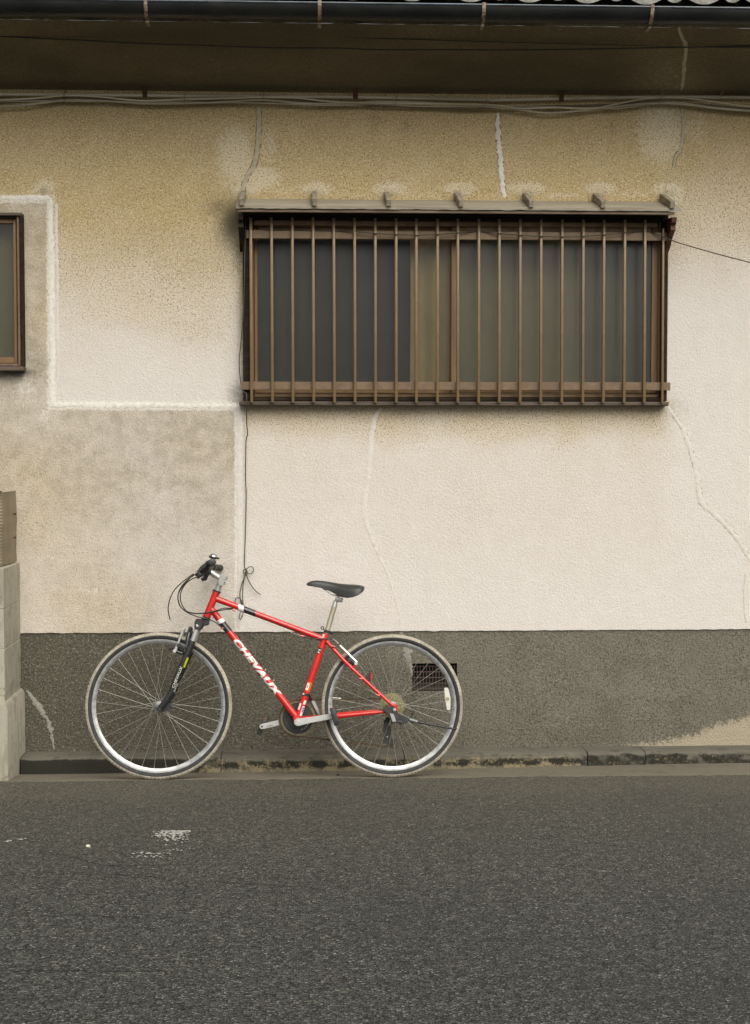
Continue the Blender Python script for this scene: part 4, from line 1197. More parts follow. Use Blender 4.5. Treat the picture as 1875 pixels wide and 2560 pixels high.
cab('cable', [c1(0, 452), c1(200, 440), c1(420, 436), c1(700, 450), c1(1000, 444), c1(1300, 442), c2(0, 462), c2(260, 470), c2(430, 478), c2(640, 470), c2(860, 466), c2(1050, 460), c2(1250, 446), c2(1450, 462), c2(1652, 480)],
    YC - 0.006, 0.0062, M['cable_dark'], 'thick brown cable lying flat against the wall between the grey cables', G)
cab('cable', [c1(0, 446), c1(180, 444), c1(400, 446), c1(700, 448), c1(1100, 452), c1(1300, 458), c1(1450, 463), c2(0, 458), c2(160, 466), c2(330, 468), c2(540, 466), c2(720, 468), c2(900, 474), c2(1080, 476), c2(1300, 448), c2(1480, 470), c2(1652, 484)],
    YC - 0.012, 0.0032, M['cable'], 'thinnest grey cable weaving through the bundle under the eave', G)
for i, (px, py) in enumerate((c1(287, 420), c1(815, 433), c1(1160, 430), c2(98, 445), c2(490, 460), c2(1258, 435), c2(1522, 430))):
    c = at(px, py, YC - 0.012)
    pts = [(c.x + 0.002 * math.cos(t) + 0.003 * math.sin(t), c.y + 0.027 * math.cos(t), c.z + 0.024 * math.sin(t)) for t in np.linspace(0, 2 * math.pi, 17)]
    mb = MB().tube(pts, 0.0017, 6)
    mb.tube([(c.x + 0.002, c.y - 0.027, c.z + 0.01), (c.x + 0.006, c.y - 0.032, c.z + 0.03)], 0.0014, 6)
    o = mb.build('cable_tie', M['tie'] if i else M['wire'])
    tag(o, ['black tie round the cable bundle, leftmost of the ties', 'second cable tie from the left round the bundle', 'third cable tie from the left, above the left crack', 'fourth cable tie from the left round the bundle',
            'cable tie round the bundle above the white crack', 'cable tie at the hump of the bundle near the right crack', 'rightmost cable tie round the bundle'][i], 'cable tie', 'ties round the cable bundle')
WYY = -0.40
cab('overhead_wire', [c1(0, 160), c1(200, 170), c1(420, 180), c1(640, 192), c1(900, 200), c1(1200, 210), c1(1500, 212), c2(0, 218), c2(280, 219), c2(550, 220), c2(800, 218), c2(1100, 213), c2(1370, 208), c2(1652, 203)], WYY, 0.0034, M['wire'], 'lower black wire hanging under the shaded eave', None)
cab('overhead_wire', [c1(0, 104), c1(300, 116), c1(560, 130), c1(900, 146), c1(1300, 158), c2(0, 168), c2(300, 177), c2(600, 186), c2(1000, 196), c2(1370, 206), c2(1652, 210)], WYY - 0.02, 0.0020, M['wire'], 'upper thin black wire hanging under the shaded eave', None)

# wire woven through the bars and off to the right
BYF, BYB = GRY - 0.013, GRY + 0.008
pts = [(660, 576, BYB + .004), (760, 577, BYB + .004), (850, 578, BYB), (900, 580, BYF), (940, 584, BYF - .004), (990, 586, BYF - .002), (1041, 588, BYF - .002), (1094, 586, BYF - .002), (1145, 582, BYF), (1185, 579, BYB), (1210, 580, BYB), (1250, 584, BYF), (1300, 588, BYF - .003), (1352, 591, BYF - .003), (1405, 592, BYF - .002), (1458, 591, BYF - .002), (1509, 587, BYF - .002), (1561, 582, BYF), (1600, 578, BYB + .002), (1625, 579, BYB), (1657, 592, BYF - .004), (1700, 608, -.16), (1790, 634, -.20), (1875, 656, -.24), (2050, 700, -.32)]
P = [at(p[0], p[1], p[2]) for p in pts]
o = MB().tube(smooth_path(P, 5), 0.0028, 6).build('wire', M['cord'])
tag(o, 'dark wire woven through the window bars and running off to the right', 'wire')
# cord hanging down the wall with bows
cord = MB()
C = [(614, 545, -.07), (612, 640, -.065), (609, 760, -.062), (603, 850, -.062), (598, 900, -.062), (600, 940, -.06), (606, 975, -.07), (616, 985, -.115), (616.5, 1010, -.115), (617, 1060, -.05), (619, 1086, -.03), (615, 1105, -.025), (614, 1200, -.022), (615.5, 1235, -.022), (613.5, 1330, -.022), (611, 1410, -.022), (615, 1424, -.022)]
cord.tube(smooth_path([at(*p) for p in C], 6), 0.0026, 6)
def loop(pts, r=0.0024): cord.tube(smooth_path([at(p[0], p[1], -0.022 - 0.003 * i % 0.006) for i, p in enumerate(pts)], 8), r, 6)
loop([(615, 1424), (622, 1418), (630, 1417), (634, 1424), (630, 1433), (622, 1434), (615, 1428)])
loop([(615, 1424), (610, 1424), (608, 1431), (611, 1437), (616, 1436)])
loop([(614, 1422), (618, 1432), (613, 1440), (606, 1456), (600, 1480), (601, 1500), (605, 1514), (607, 1525)])
loop([(616, 1432), (611, 1445), (607, 1470), (607, 1500), (609, 1520), (607, 1535), (602, 1548), (598, 1543), (601, 1530), (605, 1520)])
loop([(606, 1512), (603, 1500), (596, 1494), (589, 1497), (588, 1505), (592, 1512)])
loop([(616, 1434), (620, 1448), (630, 1466), (641, 1479), (652, 1487)])
loop([(614, 1424), (617, 1428), (613, 1432), (618, 1436)], 0.0045)
o = cord.build('hanging_cord', M['cord'])
tag(o, 'thin dark cord hanging from the window corner, tied in a bow above the bicycle frame', 'cord')

# ------------------------------------------------------------------ the bicycle
LEAN = R(7.6)
YB = -0.440
O_ = Vector((atz(690, 1946, 0).x, YB, -0.001))
EU = Vector((1, 0, 0)); EV = Vector((0, math.sin(LEAN), math.cos(LEAN))); EW = Vector((0, -math.cos(LEAN), math.sin(LEAN)))
bike = empty('bicycle', O_, (-LEAN, 0, 0))
tag(bike, 'red hybrid bicycle with cream tyres leaning against the house wall', 'bicycle')
def B(px, py, w=0.0):
    d = ray(px, py)
    p = CAM + d * ((O_ + EW * w - CAM).dot(EW) / d.dot(EW)) - O_
    return Vector((p.dot(EU), -w, p.dot(EV)))
def B2(px, py, w=0.0):
    q = B(px, py, w); return (q.x, q.z)
def mir(p): return Vector((p.x, -p.y, p.z))
def part(mb, name, mt, parent=bike): return mb.build(name, M[mt], parent)

# wheels
RF = (B(582.7, 1771).x - B(211.6, 1771).x) / 2 - 0.0035
RR = (B(1158, 1771).x - B(803, 1771).x) / 2 - 0.001
CF = Vector((B(397, 1771).x, 0, RF)); CRr = Vector((B(980.7, 1771).x, 0, RR))
def wheel(name, C, Rw, label, spoke_off):
    wv = empty(name, C, (0, R(spoke_off), 0), parent=bike)
    t = 0.0185; Rc = Rw - t
    prof = [(Rc + t * math.cos(a), t * math.sin(a)) for a in np.linspace(R(-78), R(78), 13)]
    prof += [(Rc + (t - 0.002) * math.cos(a), (t - 0.002) * math.sin(a)) for a in (R(78), 0, R(-78))]
    mb = MB().lathe(prof, 120)
    # shallow tread blocks on both shoulders
    for i in range(120):
        a = 2 * math.pi * i / 120
        for sgn in (-1, 1):
            for ph in (34, 62):
                q = R(ph) * sgn
                rr, yy = Rc + (t + 0.0004) * math.cos(q), (t + 0.0004) * math.sin(q)
                Mx = Matrix.Rotation(-a, 4, 'Y') @ Matrix.Translation((rr, yy, 0)) @ Matrix.Rotation(q, 4, 'Z')
                mb.box((-0.0015, -0.0028, -0.005), (0.0011, 0.0028, 0.005), Mx)
    mb.build('tread', M['tread'], wv)
    for sgn in (-1, 1):
        prof = [(Rc + (t - 0.0003) * math.cos(a), sgn * (t - 0.0003) * math.sin(a)) for a in np.linspace(R(77), R(140), 7)]
        prof += [(Rc + (t - 0.003) * math.cos(a), sgn * (t - 0.003) * math.sin(a)) for a in (R(140), R(112), R(77))]
        MB().lathe(prof, 96).build('sidewall', M['rubber'], wv)
    r0 = Rc - t * 0.70
    hw = 0.0118
    prof = [(r0 + 0.003, hw), (r0 - 0.010, hw), (r0 - 0.013, hw - 0.001), (r0 - 0.021, hw - 0.0045), (r0 - 0.022, 0), (r0 - 0.021, -hw + 0.0045), (r0 - 0.013, -hw + 0.001), (r0 - 0.010, -hw), (r0 + 0.003, -hw), (r0 + 0.003, -hw + 0.002), (r0 - 0.005, 0), (r0 + 0.003, hw - 0.002)]
    MB().lathe(prof, 110).build('rim', M['rim'], wv)
    ri = r0 - 0.021
    mb = MB()
    mb.lathe([(0.0, -0.052), (0.006, -0.052), (0.006, -0.036), (0.013, -0.035), (0.021, -0.032), (0.021, -0.029), (0.013, -0.024), (0.0125, 0.024), (0.021, 0.029), (0.021, 0.032), (0.013, 0.035), (0.006, 0.036), (0.006, 0.052), (0, 0.052)], 24, closed=False)
    mb.build('hub', M['steel_dark'], wv)
    var = []
    for (sd_, dr) in ((-1, 1), (1, 1), (-1, -1), (1, -1)):
        h = Vector((0.019 * math.cos(R(64 * dr)), sd_ * 0.031, 0.019 * math.sin(R(64 * dr))))
        e = Vector((ri, sd_ * 0.001, 0))
        n0 = e + (h - e).normalized() * 0.014
        mb = MB().tube([h, n0], 0.0009, 5).tube([n0, e], 0.0015, 5)
        me = mb.mesh('spoke'); me.materials.append(M['spoke'])
        var.append(me)
    for k in range(8):
        for q in range(4):
            o = bpy.data.objects.new('spoke', var[q])
            o.rotation_euler = (0, R(45 * k + 11.25 * (0, 1, 2, 3)[q]), 0)
            link(o, wv)
    return wv
fw = wheel('front_wheel', CF, RF, '', 4)
rw = wheel('rear_wheel', CRr, RR, '', 7)
# valve
mb = MB().tube([(RF - 0.053, 0, 0), (RF - 0.095, 0, 0)], 0.003, 8)
o = mb.build('valve', M['plastic'], fw); o.rotation_euler = (0, R(46), 0)
mb = MB().tube([(RR - 0.053, 0, 0), (RR - 0.080, 0, 0)], 0.003, 8).tube([(RR - 0.080, 0, 0), (RR - 0.092, 0, 0)], 0.0042, 8)
o = mb.build('valve', M['alu_dull'], rw); o.rotation_euler = (0, R(180 + 1), 0)

# frame
HT, HB = B(541, 1480.5), B(516.5, 1542)
HT.y = HB.y = 0
BBc = B(744.5, 1797)
ST = B(815.5, 1584)
TT0, TT1 = B(534, 1494.5), B(806, 1597)
DT0 = B(526, 1520)
axR = (HT - HB).normalized()
fr = empty('frame', parent=bike)
def tubep(name, a, b, r, mt='red', seg=18, parent=fr): return MB().tube([a, b] if not isinstance(a, list) else a, r, seg).build(name, M[mt], parent)
tubep('head_tube', HB, HT, 0.0182)
MB().tube([HB - axR * 0.001, HB + axR * 0.010], 0.0196, 18).build('head_ring', M['red'], fr)
MB().tube([HT - axR * 0.010, HT + axR * 0.0005], 0.0196, 18).build('head_ring', M['red'], fr)
TTm = TT0.lerp(TT1, 0.5)
tubep('top_tube', TT0, TT1, 0.0148)
tubep('down_tube', DT0, BBc, 0.0163)
STj = BBc.lerp(ST, 0.92)
tubep('seat_tube', [BBc, BBc.lerp(ST, 0.30), STj, ST], None, [0.0160, 0.0168, 0.0168, 0.0140])
MB().tube([BBc + Vector((0, -0.036, 0)), BBc + Vector((0, 0.036, 0))], 0.0205, 20).build('bottom_bracket', M['red'], fr)
# seat stays and chain stays
DRn = B(983, 1767, 0.062)
for sgn in (1, -1):
    a = B(817, 1604, 0.014); m_ = B(868, 1659, 0.046); e = B(974, 1757, 0.060)
    pts = [a, B(838, 1627, 0.034), m_, B(920, 1708, 0.056), e, B(985, 1764, 0.061)]
    if sgn < 0: pts = [mir(p) for p in pts]
    MB().tube(smooth_path(pts, 5), [0.0088, 0.0088, 0.0088, 0.0085, 0.0078, 0.006], 12).build('seat_stay', M['red'], fr)
    pts = [B(756, 1798, 0.022), B(800, 1796, 0.038), B(850, 1790, 0.050), B(920, 1783, 0.058), B(966, 1779, 0.062)]
    if sgn < 0: pts = [mir(p) for p in pts]
    MB().tube(smooth_path(pts, 5), [0.012, 0.013, 0.0125, 0.0095, 0.0065], 12).build('chain_stay', M['red'], fr)
    q = [B2(958, 1776, 0.062), B2(972, 1766, 0.062), B2(984, 1759, 0.062), B2(993, 1763, 0.062), B2(996, 1774, 0.062), B2(990, 1784, 0.062), B2(970, 1786, 0.062)]
    MB().extr(q, -0.064 * sgn, -0.059 * sgn).build('dropout', M['red'], fr)
MB().tube([B(826, 1612, 0.03), B(826, 1612, -0.03)], 0.006, 10).build('stay_bridge', M['red'], fr)
# small braze-ons
for (px, py, w_) in ((585, 1526, 0.008), (756, 1590, 0.010), (833, 1616, 0.042), (903, 1697, 0.058), (556, 1570, 0.010), (945, 1738, 0.062)):
    c = B(px, py, w_); MB().tube([c + Vector((-.008, 0, 0.002)), c + Vector((.008, 0, -0.002))], 0.0045, 8).build('cable_stop', M['red'], fr)
for (px, py) in ((662, 1676), (683, 1702)):
    c = B(px, py, 0.0); MB().tube([c, c + Vector((0.006, 0, 0.005))], 0.0035, 8).build('bottle_bolt', M['alu'], fr)

def tube_patch(name, A, Bp, rad, t0, t1, ph0, ph1, mt, parent=fr, off=0.0006, skew=0.0):
    d = (Bp - A).normalized()
    nw = Vector((0, -1, 0)); nw = (nw - d * nw.dot(d)).normalized()
    npp = d.cross(nw).normalized()
    if npp.z < 0: npp = -npp
    n = max(4, int(abs(ph1 - ph0) / R(14)))
    vs = []
    for k in range(n + 1):
        ph = ph0 + (ph1 - ph0) * k / n
        c = (nw * math.cos(ph) + npp * math.sin(ph)) * (rad + off)
        s_ = skew * math.sin(ph)
        vs += [A + d * (t0 + s_) + c, A + d * (t1 + s_) + c]
    return MB().add(vs, [(2*k, 2*k+1, 2*k+3, 2*k+2) for k in range(n)], True).build(name, M[mt], parent, recalc=False)

LTT = (TT1 - TT0).length
tube_patch('white_band', TT0, TT1, 0.0148, 0.128, 0.156, 0, 2 * math.pi, 'white', skew=-0.006)
tube_patch('black_band', TT0, TT1, 0.0148, 0.156, 0.216, 0, 2 * math.pi, 'black', skew=-0.006)
tube_patch('pinstripe', TT0, TT1, 0.0148, 0.216, LTT - 0.09, R(-30), R(-22), 'black')
tube_patch('white_band', DT0, BBc, 0.0163, 0.071, 0.091, 0, 2 * math.pi, 'white', skew=0.003)
tube_patch('black_band', DT0, BBc, 0.0163, 0.091, 0.145, 0, 2 * math.pi, 'black', skew=0.003)

def text2d(s, size, bold, shear, xs=1.0):
    cu = bpy.data.curves.new('lettering', 'FONT')
    cu.body = s; cu.size = size; cu.offset = bold; cu.shear = shear; cu.space_character = 1.06
    cu.resolution_u = 3
    o = bpy.data.objects.new('lettering', cu); col.objects.link(o)
    dg = bpy.context.evaluated_depsgraph_get(); dg.update()
    me = bpy.data.meshes.new_from_object(o.evaluated_get(dg))
    bpy.data.objects.remove(o)
    bm = bmesh.new(); bm.from_mesh(me)
    ysv = [v.co.y for v in bm.verts]
    lo, hi = min(ysv), max(ysv)
    for k in range(1, 8):
        bmesh.ops.bisect_plane(bm, geom=bm.verts[:] + bm.edges[:] + bm.faces[:], plane_co=(0, lo + (hi - lo) * k / 8, 0), plane_no=(0, 1, 0))
    xv = [v.co.x for v in bm.verts]
    x0_, x1_ = min(xv), max(xv)
    bm.verts.index_update()
    V = [((v.co.x - x0_) / (x1_ - x0_), (v.co.y - lo) / (hi - lo)) for v in bm.verts]
    F = [[v.index for v in f.verts] for f in bm.faces]
    bm.free(); bpy.data.meshes.remove(me)
    return V, F

def wrap_text(name, s, A, Bp, rad, t0, t1, ph0, ph1, mt, bold=0.02, shear=0.0, parent=fr, off=0.0009, updir=1):
    V, F = text2d(s, 1.0, bold, shear)
    d = (Bp - A).normalized()
    nw = Vector((0, -1, 0)); nw = (nw - d * nw.dot(d)).normalized()
    npp = nw.cross(d).normalized()
    vs = []
    for (u, v) in V:
        ph = ph0 + (ph1 - ph0) * v
        c = (nw * math.cos(ph) + npp * math.sin(ph) * updir) * (rad + off)
        vs.append(A + d * (t0 + (t1 - t0) * u) + c)
    return MB().add(vs, F, True).build(name, M[mt], parent, recalc=False)

dDT = (BBc - DT0).normalized()
def t_of(A, d, px, py, w_=0.016): return (B(px, py, w_) - A).dot(d)
# reading down the tube, letter tops towards the upper right
nchk = Vector((0, -1, 0)); nchk = (nchk - dDT * nchk.dot(dDT)).normalized().cross(dDT)
ud = 1 if nchk.x > 0 else -1
wrap_text('lettering', 'CHEVAUX', DT0, BBc, 0.0163, t_of(DT0, dDT, 587, 1599), t_of(DT0, dDT, 700, 1741), R(-60), R(62), 'white', 0.055, 0.28, updir=ud)
# stickers on the seat tube
dST = (ST - BBc).normalized()
def st(py): 
    t = (1797 - py) / (1797 - 1584); return t * (ST - BBc).length
tube_patch('black_sticker', BBc, ST, 0.0168, st(1634), st(1621), R(-10), R(62), 'black', off=0.0008)
V = [('white_mark', st(1633), st(1631.4), R(0), R(46)), ('white_mark', st(1626), st(1624.5), R(0), R(46)), ('white_mark', st(1631.5), st(1626), R(18), R(28))]
for (nm, a, b, p0, p1) in V: tube_patch(nm, BBc, ST, 0.0168, a, b, p0, p1, 'white', off=0.0013)
tube_patch('orange_sticker', BBc, ST, 0.0168, st(1728), st(1706), R(-46), R(40), 'orange', off=0.0008)
tube_patch('white_sticker', BBc, ST, 0.0168, st(1725.5), st(1709), R(-6), R(38), 'white', off=0.0013)
tube_patch('printed_block', BBc, ST, 0.0168, st(1721), st(1713), R(6), R(26), 'greydecal', off=0.0017)
tube_patch('white_sticker', BBc, ST, 0.0164, st(1776), st(1760), R(22), R(62), 'white', off=0.0012)
tube_patch('white_sticker', BBc, ST, 0.0166, st(1760), st(1750), R(-40), R(-4), 'white', off=0.0012)
tube_patch('white_sticker', BBc, ST, 0.0164, st(1788), st(1764), R(-50), R(-10), 'white', off=0.0010)
tube_patch('blue_mark', BBc, ST, 0.0164, st(1779), st(1767), R(-44), R(-16), 'blue', off=0.0016)
tube_patch('white_sticker', BBc, ST, 0.0150, st(1596) , st(1587), R(20), R(80), 'white', off=0.0012)

# front derailleur
fd = empty('front_derailleur', parent=bike)
cST = BBc.lerp(ST, (1797 - 1736) / (1797 - 1584.0))
MB().tube([cST - dST * 0.006, cST + dST * 0.006], 0.0192, 18).build('clamp_band', M['plastic'], fd)
c = cST + Vector((-0.012, -0.018, 0.003)); MB().tube([c, c + Vector((0.0, -0.006, 0))], 0.005, 10).build('clamp_bolt', M['alu'], fd)
q = [B2(778, 1752, -0.03), B2(786, 1752, -0.03), B2(796, 1772, -0.03), B2(800, 1790, -0.03), B2(793, 1782, -0.03), B2(786, 1768, -0.03)]
MB().extr(q, 0.030, 0.032).build('cage', M['alu_dull'], fd); MB().extr(q, 0.040, 0.042).build('cage', M['alu_dull'], fd)
MB().tube([cST + Vector((0.014, 0.012, 0)), Vector((q[0][0], 0.034, q[0][1]))], 0.006, 8).build('arm', M['plastic'], fd)

# headset, stem, handlebar
hp = empty('handlebar_assembly', parent=bike)
MB().tube([HT + axR * 0.0006, HT + axR * 0.008], 0.0205, 18).build('headset_cup', M['plastic'], hp)
MB().tube([HT + axR * 0.0082, HT + axR * 0.013], 0.0185, 18).build('headset_cup', M['alu_dull'], hp)
MB().tube([HB - axR * 0.0006, HB - axR * 0.007], 0.0205, 18).build('headset_cup', M['plastic'], hp)
SQ = B(554, 1448)
MB().tube([HT + axR * 0.012, SQ], 0.0150, 16).build('stem_quill', M['alu_dull'], hp)
q = [B2(545, 1462), B2(548, 1441), B2(553, 1436), B2(563, 1439), B2(570, 1441), B2(569, 1449), B2(562, 1450), B2(559, 1452), B2(566, 1454), B2(565, 1461), B2(558, 1461), B2(556, 1467)]
MB().extr(q, -0.019, 0.019, 0.002).build('stem_joint', M['alu_dull'], hp)
for (px, py) in ((566.5, 1445), (561.5, 1456.5)):
    c = B(px, py, 0.0195); MB().tube([c, c + Vector((0, -0.0012, 0))], 0.0028, 10).build('hinge_bolt', M['plastic'], hp)
BC = B(519, 1426)
MB().tube([B(551, 1446), B(548, 1444), BC], [0.0145, 0.0138, 0.0138], 16).build('stem_extension', M['alu'], hp)
MB().tube([BC + Vector((0, -0.024, 0)), BC + Vector((0, 0.024, 0))], 0.020, 18).build('bar_clamp', M['plastic'], hp)
GE = B(531, 1405.5, 0.292)
def barpts(sgn):
    pts = [Vector((BC.x, 0, BC.z)), Vector((BC.x, -0.05, BC.z)), BC.lerp(GE, 0.45) * 1.0, BC.lerp(GE, 0.75), GE]
    pts[2].y = -0.11; pts[3].y = -0.18; pts[4].y = -0.288
    pts[2] = Vector((BC.x + (GE.x - BC.x) * .15, -0.11, BC.z + (GE.z - BC.z) * .75)); pts[3] = Vector((BC.x + (GE.x - BC.x) * .45, -0.18, BC.z + (GE.z - BC.z) * .95))
    return [mir(p) if sgn < 0 else p for p in pts]
MB().tube(smooth_path(barpts(1), 6), 0.0111, 12).build('handlebar', M['plastic'], hp)
MB().tube(smooth_path(barpts(-1), 6), 0.0111, 12).build('handlebar', M['plastic'], hp)
for sgn in (1, -1):
    p3, p4 = barpts(sgn)[3], barpts(sgn)[4]
    g = empty('grip', parent=hp)
    d = (p4 - p3).normalized()
    rr = []; pp = []
    for k in range(15):
        pp.append(p3.lerp(p4, 0.06 + 0.92 * k / 14)); rr.append(0.0158 + 0.0008 * (k % 2))
    MB().tube(pp, rr, 16).build('sleeve', M['grip'], g)
    MB().tube([p4 - d * 0.004, p4 + d * 0.002, p4 + d * 0.004], [0.0172, 0.0172, 0.014], 20).build('end_plug', M['plastic'], g)
    MB().tube([p4 + d * 0.0042, p4 + d * 0.0048], 0.003, 10).build('plug_hole', M['void'], g)
    # brake lever and shifter
    lv = empty('brake_lever', parent=hp)
    c = p3.lerp(p4, -0.12)
    MB().tube([c - d * 0.014, c + d * 0.014], 0.0165, 14).build('clamp', M['plastic'], lv)
    f = Vector((-0.80, 0, -0.60))
    fwd = [c, c + f * 0.030, c + f * 0.052]
    MB().tube(fwd, [0.013, 0.015, 0.010], 10).build('lever_body', M['plastic'], lv)
    s_ = -1 if sgn > 0 else 1
    bl = [c + f * 0.036, c + f * 0.058 + Vector((0, s_ * 0.02, -.002)), c + f * 0.060 + Vector((0.004, s_ * 0.06, -0.010)), c + f * 0.056 + Vector((0.004, s_ * 0.10, -0.016)), c + f * 0.060 + Vector((0.0, s_ * 0.12, -0.020))]
    MB().tube(smooth_path(bl, 6), [0.007, 0.0075, 0.0075, 0.007, 0.008], 8).build('lever_blade', M['plastic'], lv)
    MB().tube([c + f * 0.045 + Vector((0, -s_ * 0.004, 0)), c + f * 0.072 + Vector((0, -s_ * 0.022, -0.006))], [0.0062, 0.0045], 10).build('barrel_adjuster', M['alu_dull'], lv)
    sh = empty('shifter', parent=hp)
    cs = c + Vector((-0.020, -s_ * 0.026, -0.024))
    MB().bbox((-0.028, -0.020, -0.014), (0.024, 0.020, 0.014), 0.009, 3, Matrix.Translation(cs) @ Matrix.Rotation(R(-32), 4, 'Y')).build('pod', M['plastic'], sh)
    MB().tube([cs + Vector((0, -s_ * -0.01, -0.008)), cs + Vector((-0.012, s_ * 0.012, -0.026)), cs + Vector((-0.036, s_ * 0.016, -0.040))], [0.006, 0.007, 0.010], 8).build('thumb_lever', M['plastic'], sh)
    MB().tube([cs + Vector((-0.022, 0, 0.004)), cs + Vector((-0.040, 0, -0.006))], [0.005, 0.004], 8).build('barrel_adjuster', M['alu'], sh)
    MB().tube([cs + Vector((0.02, 0, -0.012)), cs + Vector((0.026, 0, -0.024))], [0.010, 0.009], 10).build('gear_window', M['plastic'], sh)
bell = empty('bell', parent=hp)
bc = B(534, 1391, 0.135)
Mb = Matrix.Translation(bc) @ Matrix.Rotation(R(12), 4, 'Y')
mb = MB(); vs = []
prof = [(0.0205, -0.002), (0.0195, 0.003), (0.016, 0.0085), (0.010, 0.0118), (0.0035, 0.013), (0.0035, 0.0145), (0.0, 0.015)]
for i in range(24):
    t = 2 * math.pi * i / 24
    for (r, z) in prof: vs.append(Mb @ Vector((r * math.cos(t), r * math.sin(t), z)))
m = len(prof)
MB().add(vs, [(i*m+k, ((i+1) % 24)*m+k, ((i+1) % 24)*m+k+1, i*m+k+1) for i in range(24) for k in range(m-1)], True).build('dome', M['chrome'], bell)
vs = []
prof = [(0.0, -0.012), (0.017, -0.011), (0.0225, -0.007), (0.0225, -0.002), (0.019, -0.0015), (0, -0.001)]
for i in range(24):
    t = 2 * math.pi * i / 24
    for (r, z) in prof: vs.append(Mb @ Vector((r * math.cos(t), r * math.sin(t), z)))
m = len(prof)
MB().add(vs, [(i*m+k, ((i+1) % 24)*m+k, ((i+1) % 24)*m+k+1, i*m+k+1) for i in range(24) for k in range(m-1)], True).build('base', M['plastic'], bell)
bp_ = barpts(1)[3].lerp(barpts(1)[2], 0.5)
MB().tube([bc + Vector((0, 0, -0.010)), Vector((bp_.x, bc.y, bp_.z))], 0.010, 10).build('bracket', M['plastic'], bell)
MB().tube([Mb @ Vector((0.018, -0.004, -0.004)), Mb @ Vector((0.028, -0.012, -0.006))], [0.005, 0.004], 8).build('thumb_striker', M['plastic'], bell)

# fork
fk = empty('fork', parent=bike)
for sgn in (1, -1):
    T_ = (lambda p: p) if sgn > 0 else mir
    w_ = 0.055
    MB().tube([T_(B(499, 1553, w_)), T_(B(477.5, 1614, w_))], 0.0122, 16).build('stanchion', M['alu'], fk)
    pts = [B(481, 1602, w_), B(474, 1622, w_), B(463, 1647, w_), B(441, 1696, w_), B(428.5, 1731, w_), B(412, 1756, w_), B(399, 1773, w_)]
    pts = [T_(p) for p in pts]
    MB().tube(smooth_path(pts, 4), [0.0150, 0.0170, 0.0172, 0.0160, 0.0158, 0.0150, 0.0140], 16).build('lower_leg', M['black'], fk)
    a, b = T_(B(480.5, 1604, w_)), T_(B(477.5, 1611, w_))
    MB().tube([a, b], 0.0178, 16).build('dust_seal', M['plastic'], fk)
    c = T_(B(399, 1773, w_)); dy = Vector((0, -0.019 * sgn, 0))
    MB().tube([c, c + dy], [0.0125, 0.0115], 14).build('axle_nut', M['black'], fk)
    MB().tube([c + dy, c + dy * 1.35], [0.006, 0.005], 10).build('axle_end', M['plastic'], fk)
    q = [B2(405, 1765, w_), B2(424, 1758, w_), B2(428, 1768, w_), B2(422, 1776, w_), B2(412, 1778, w_), B2(400, 1781, w_)]
    MB().extr(q, -0.052 * sgn, -0.046 * sgn).build('mudguard_lug', M['black'], fk)
    q = [B2(486, 1572, w_), B2(487, 1552, w_), B2(492, 1546, w_), B2(507, 1548, w_), B2(507, 1562, w_), B2(499, 1575, w_)]
    MB().extr(q, -0.074 * sgn, -0.034 * sgn, 0.004).build('crown_clamp', M['plastic'], fk)
q = [B2(501, 1561), B2(503, 1545), B2(509, 1543), B2(524, 1549), B2(522, 1563), B2(511, 1565)]
MB().extr(q, -0.0335, 0.0335, 0.004).build('crown', M['plastic'], fk)
ar = [B(467, 1612, 0.053), B(470, 1594, 0.050), B(474, 1579, 0.036), B(476, 1572, 0.0)]
ar = ar + [mir(p) for p in ar[:-1]][::-1]
MB().tube(smooth_path(ar, 6), [0.012, 0.010, 0.010, 0.012, 0.010, 0.010, 0.012], 12).build('brace_arch', M['black'], fk)
# lettering and stickers on the near leg
A_, B_ = B(428.5, 1731, 0.055), B(463, 1647, 0.055)
dF = (B_ - A_).normalized()
nchk = Vector((0, -1, 0)); nchk = (nchk - dF * nchk.dot(dF)).normalized().cross(dF)
wrap_text('lettering', 'CHEVAUX', A_, B_, 0.0166, t_of(A_, dF, 432, 1719, 0.071), t_of(A_, dF, 455.5, 1667, 0.071), R(-20), R(24), 'reflector', 0.012, 0.15, parent=fk, updir=1 if nchk.x < 0 else -1)
def leg_patch(nm, p0, p1, ph0, ph1, mt): return tube_patch(nm, A_, B_, 0.0166, t_of(A_, dF, *p0, 0.071), t_of(A_, dF, *p1, 0.071), ph0, ph1, mt, parent=fk, off=0.0009)
sgnp = -1
leg_patch('yellow_sticker', (461, 1669), (472, 1645), R(-62), R(-22), 'yellow')
wrap_text('lettering', 'GS50', A_, B_, 0.0166, t_of(A_, dF, 434, 1730, 0.071), t_of(A_, dF, 443, 1708, 0.071), R(-58), R(-30), 'reflector', 0.02, 0.0, parent=fk, updir=1 if nchk.x < 0 else -1)
c0 = B(493, 1565, 0.0745)
V, F = text2d('R', 1.0, 0.02, 0)
vs = []
ax = Vector((math.cos(R(20)), 0, math.sin(R(20)))); ay = Vector((-math.sin(R(20)), 0, math.cos(R(20))))
for (u, v) in V: vs.append(c0 + ax * (u * 0.011 - 0.003) + ay * (v * 0.012 - 0.004) + Vector((0, -0.0005, 0)))
MB().add(vs, F).build('emblem', M['white'], fk, recalc=False)

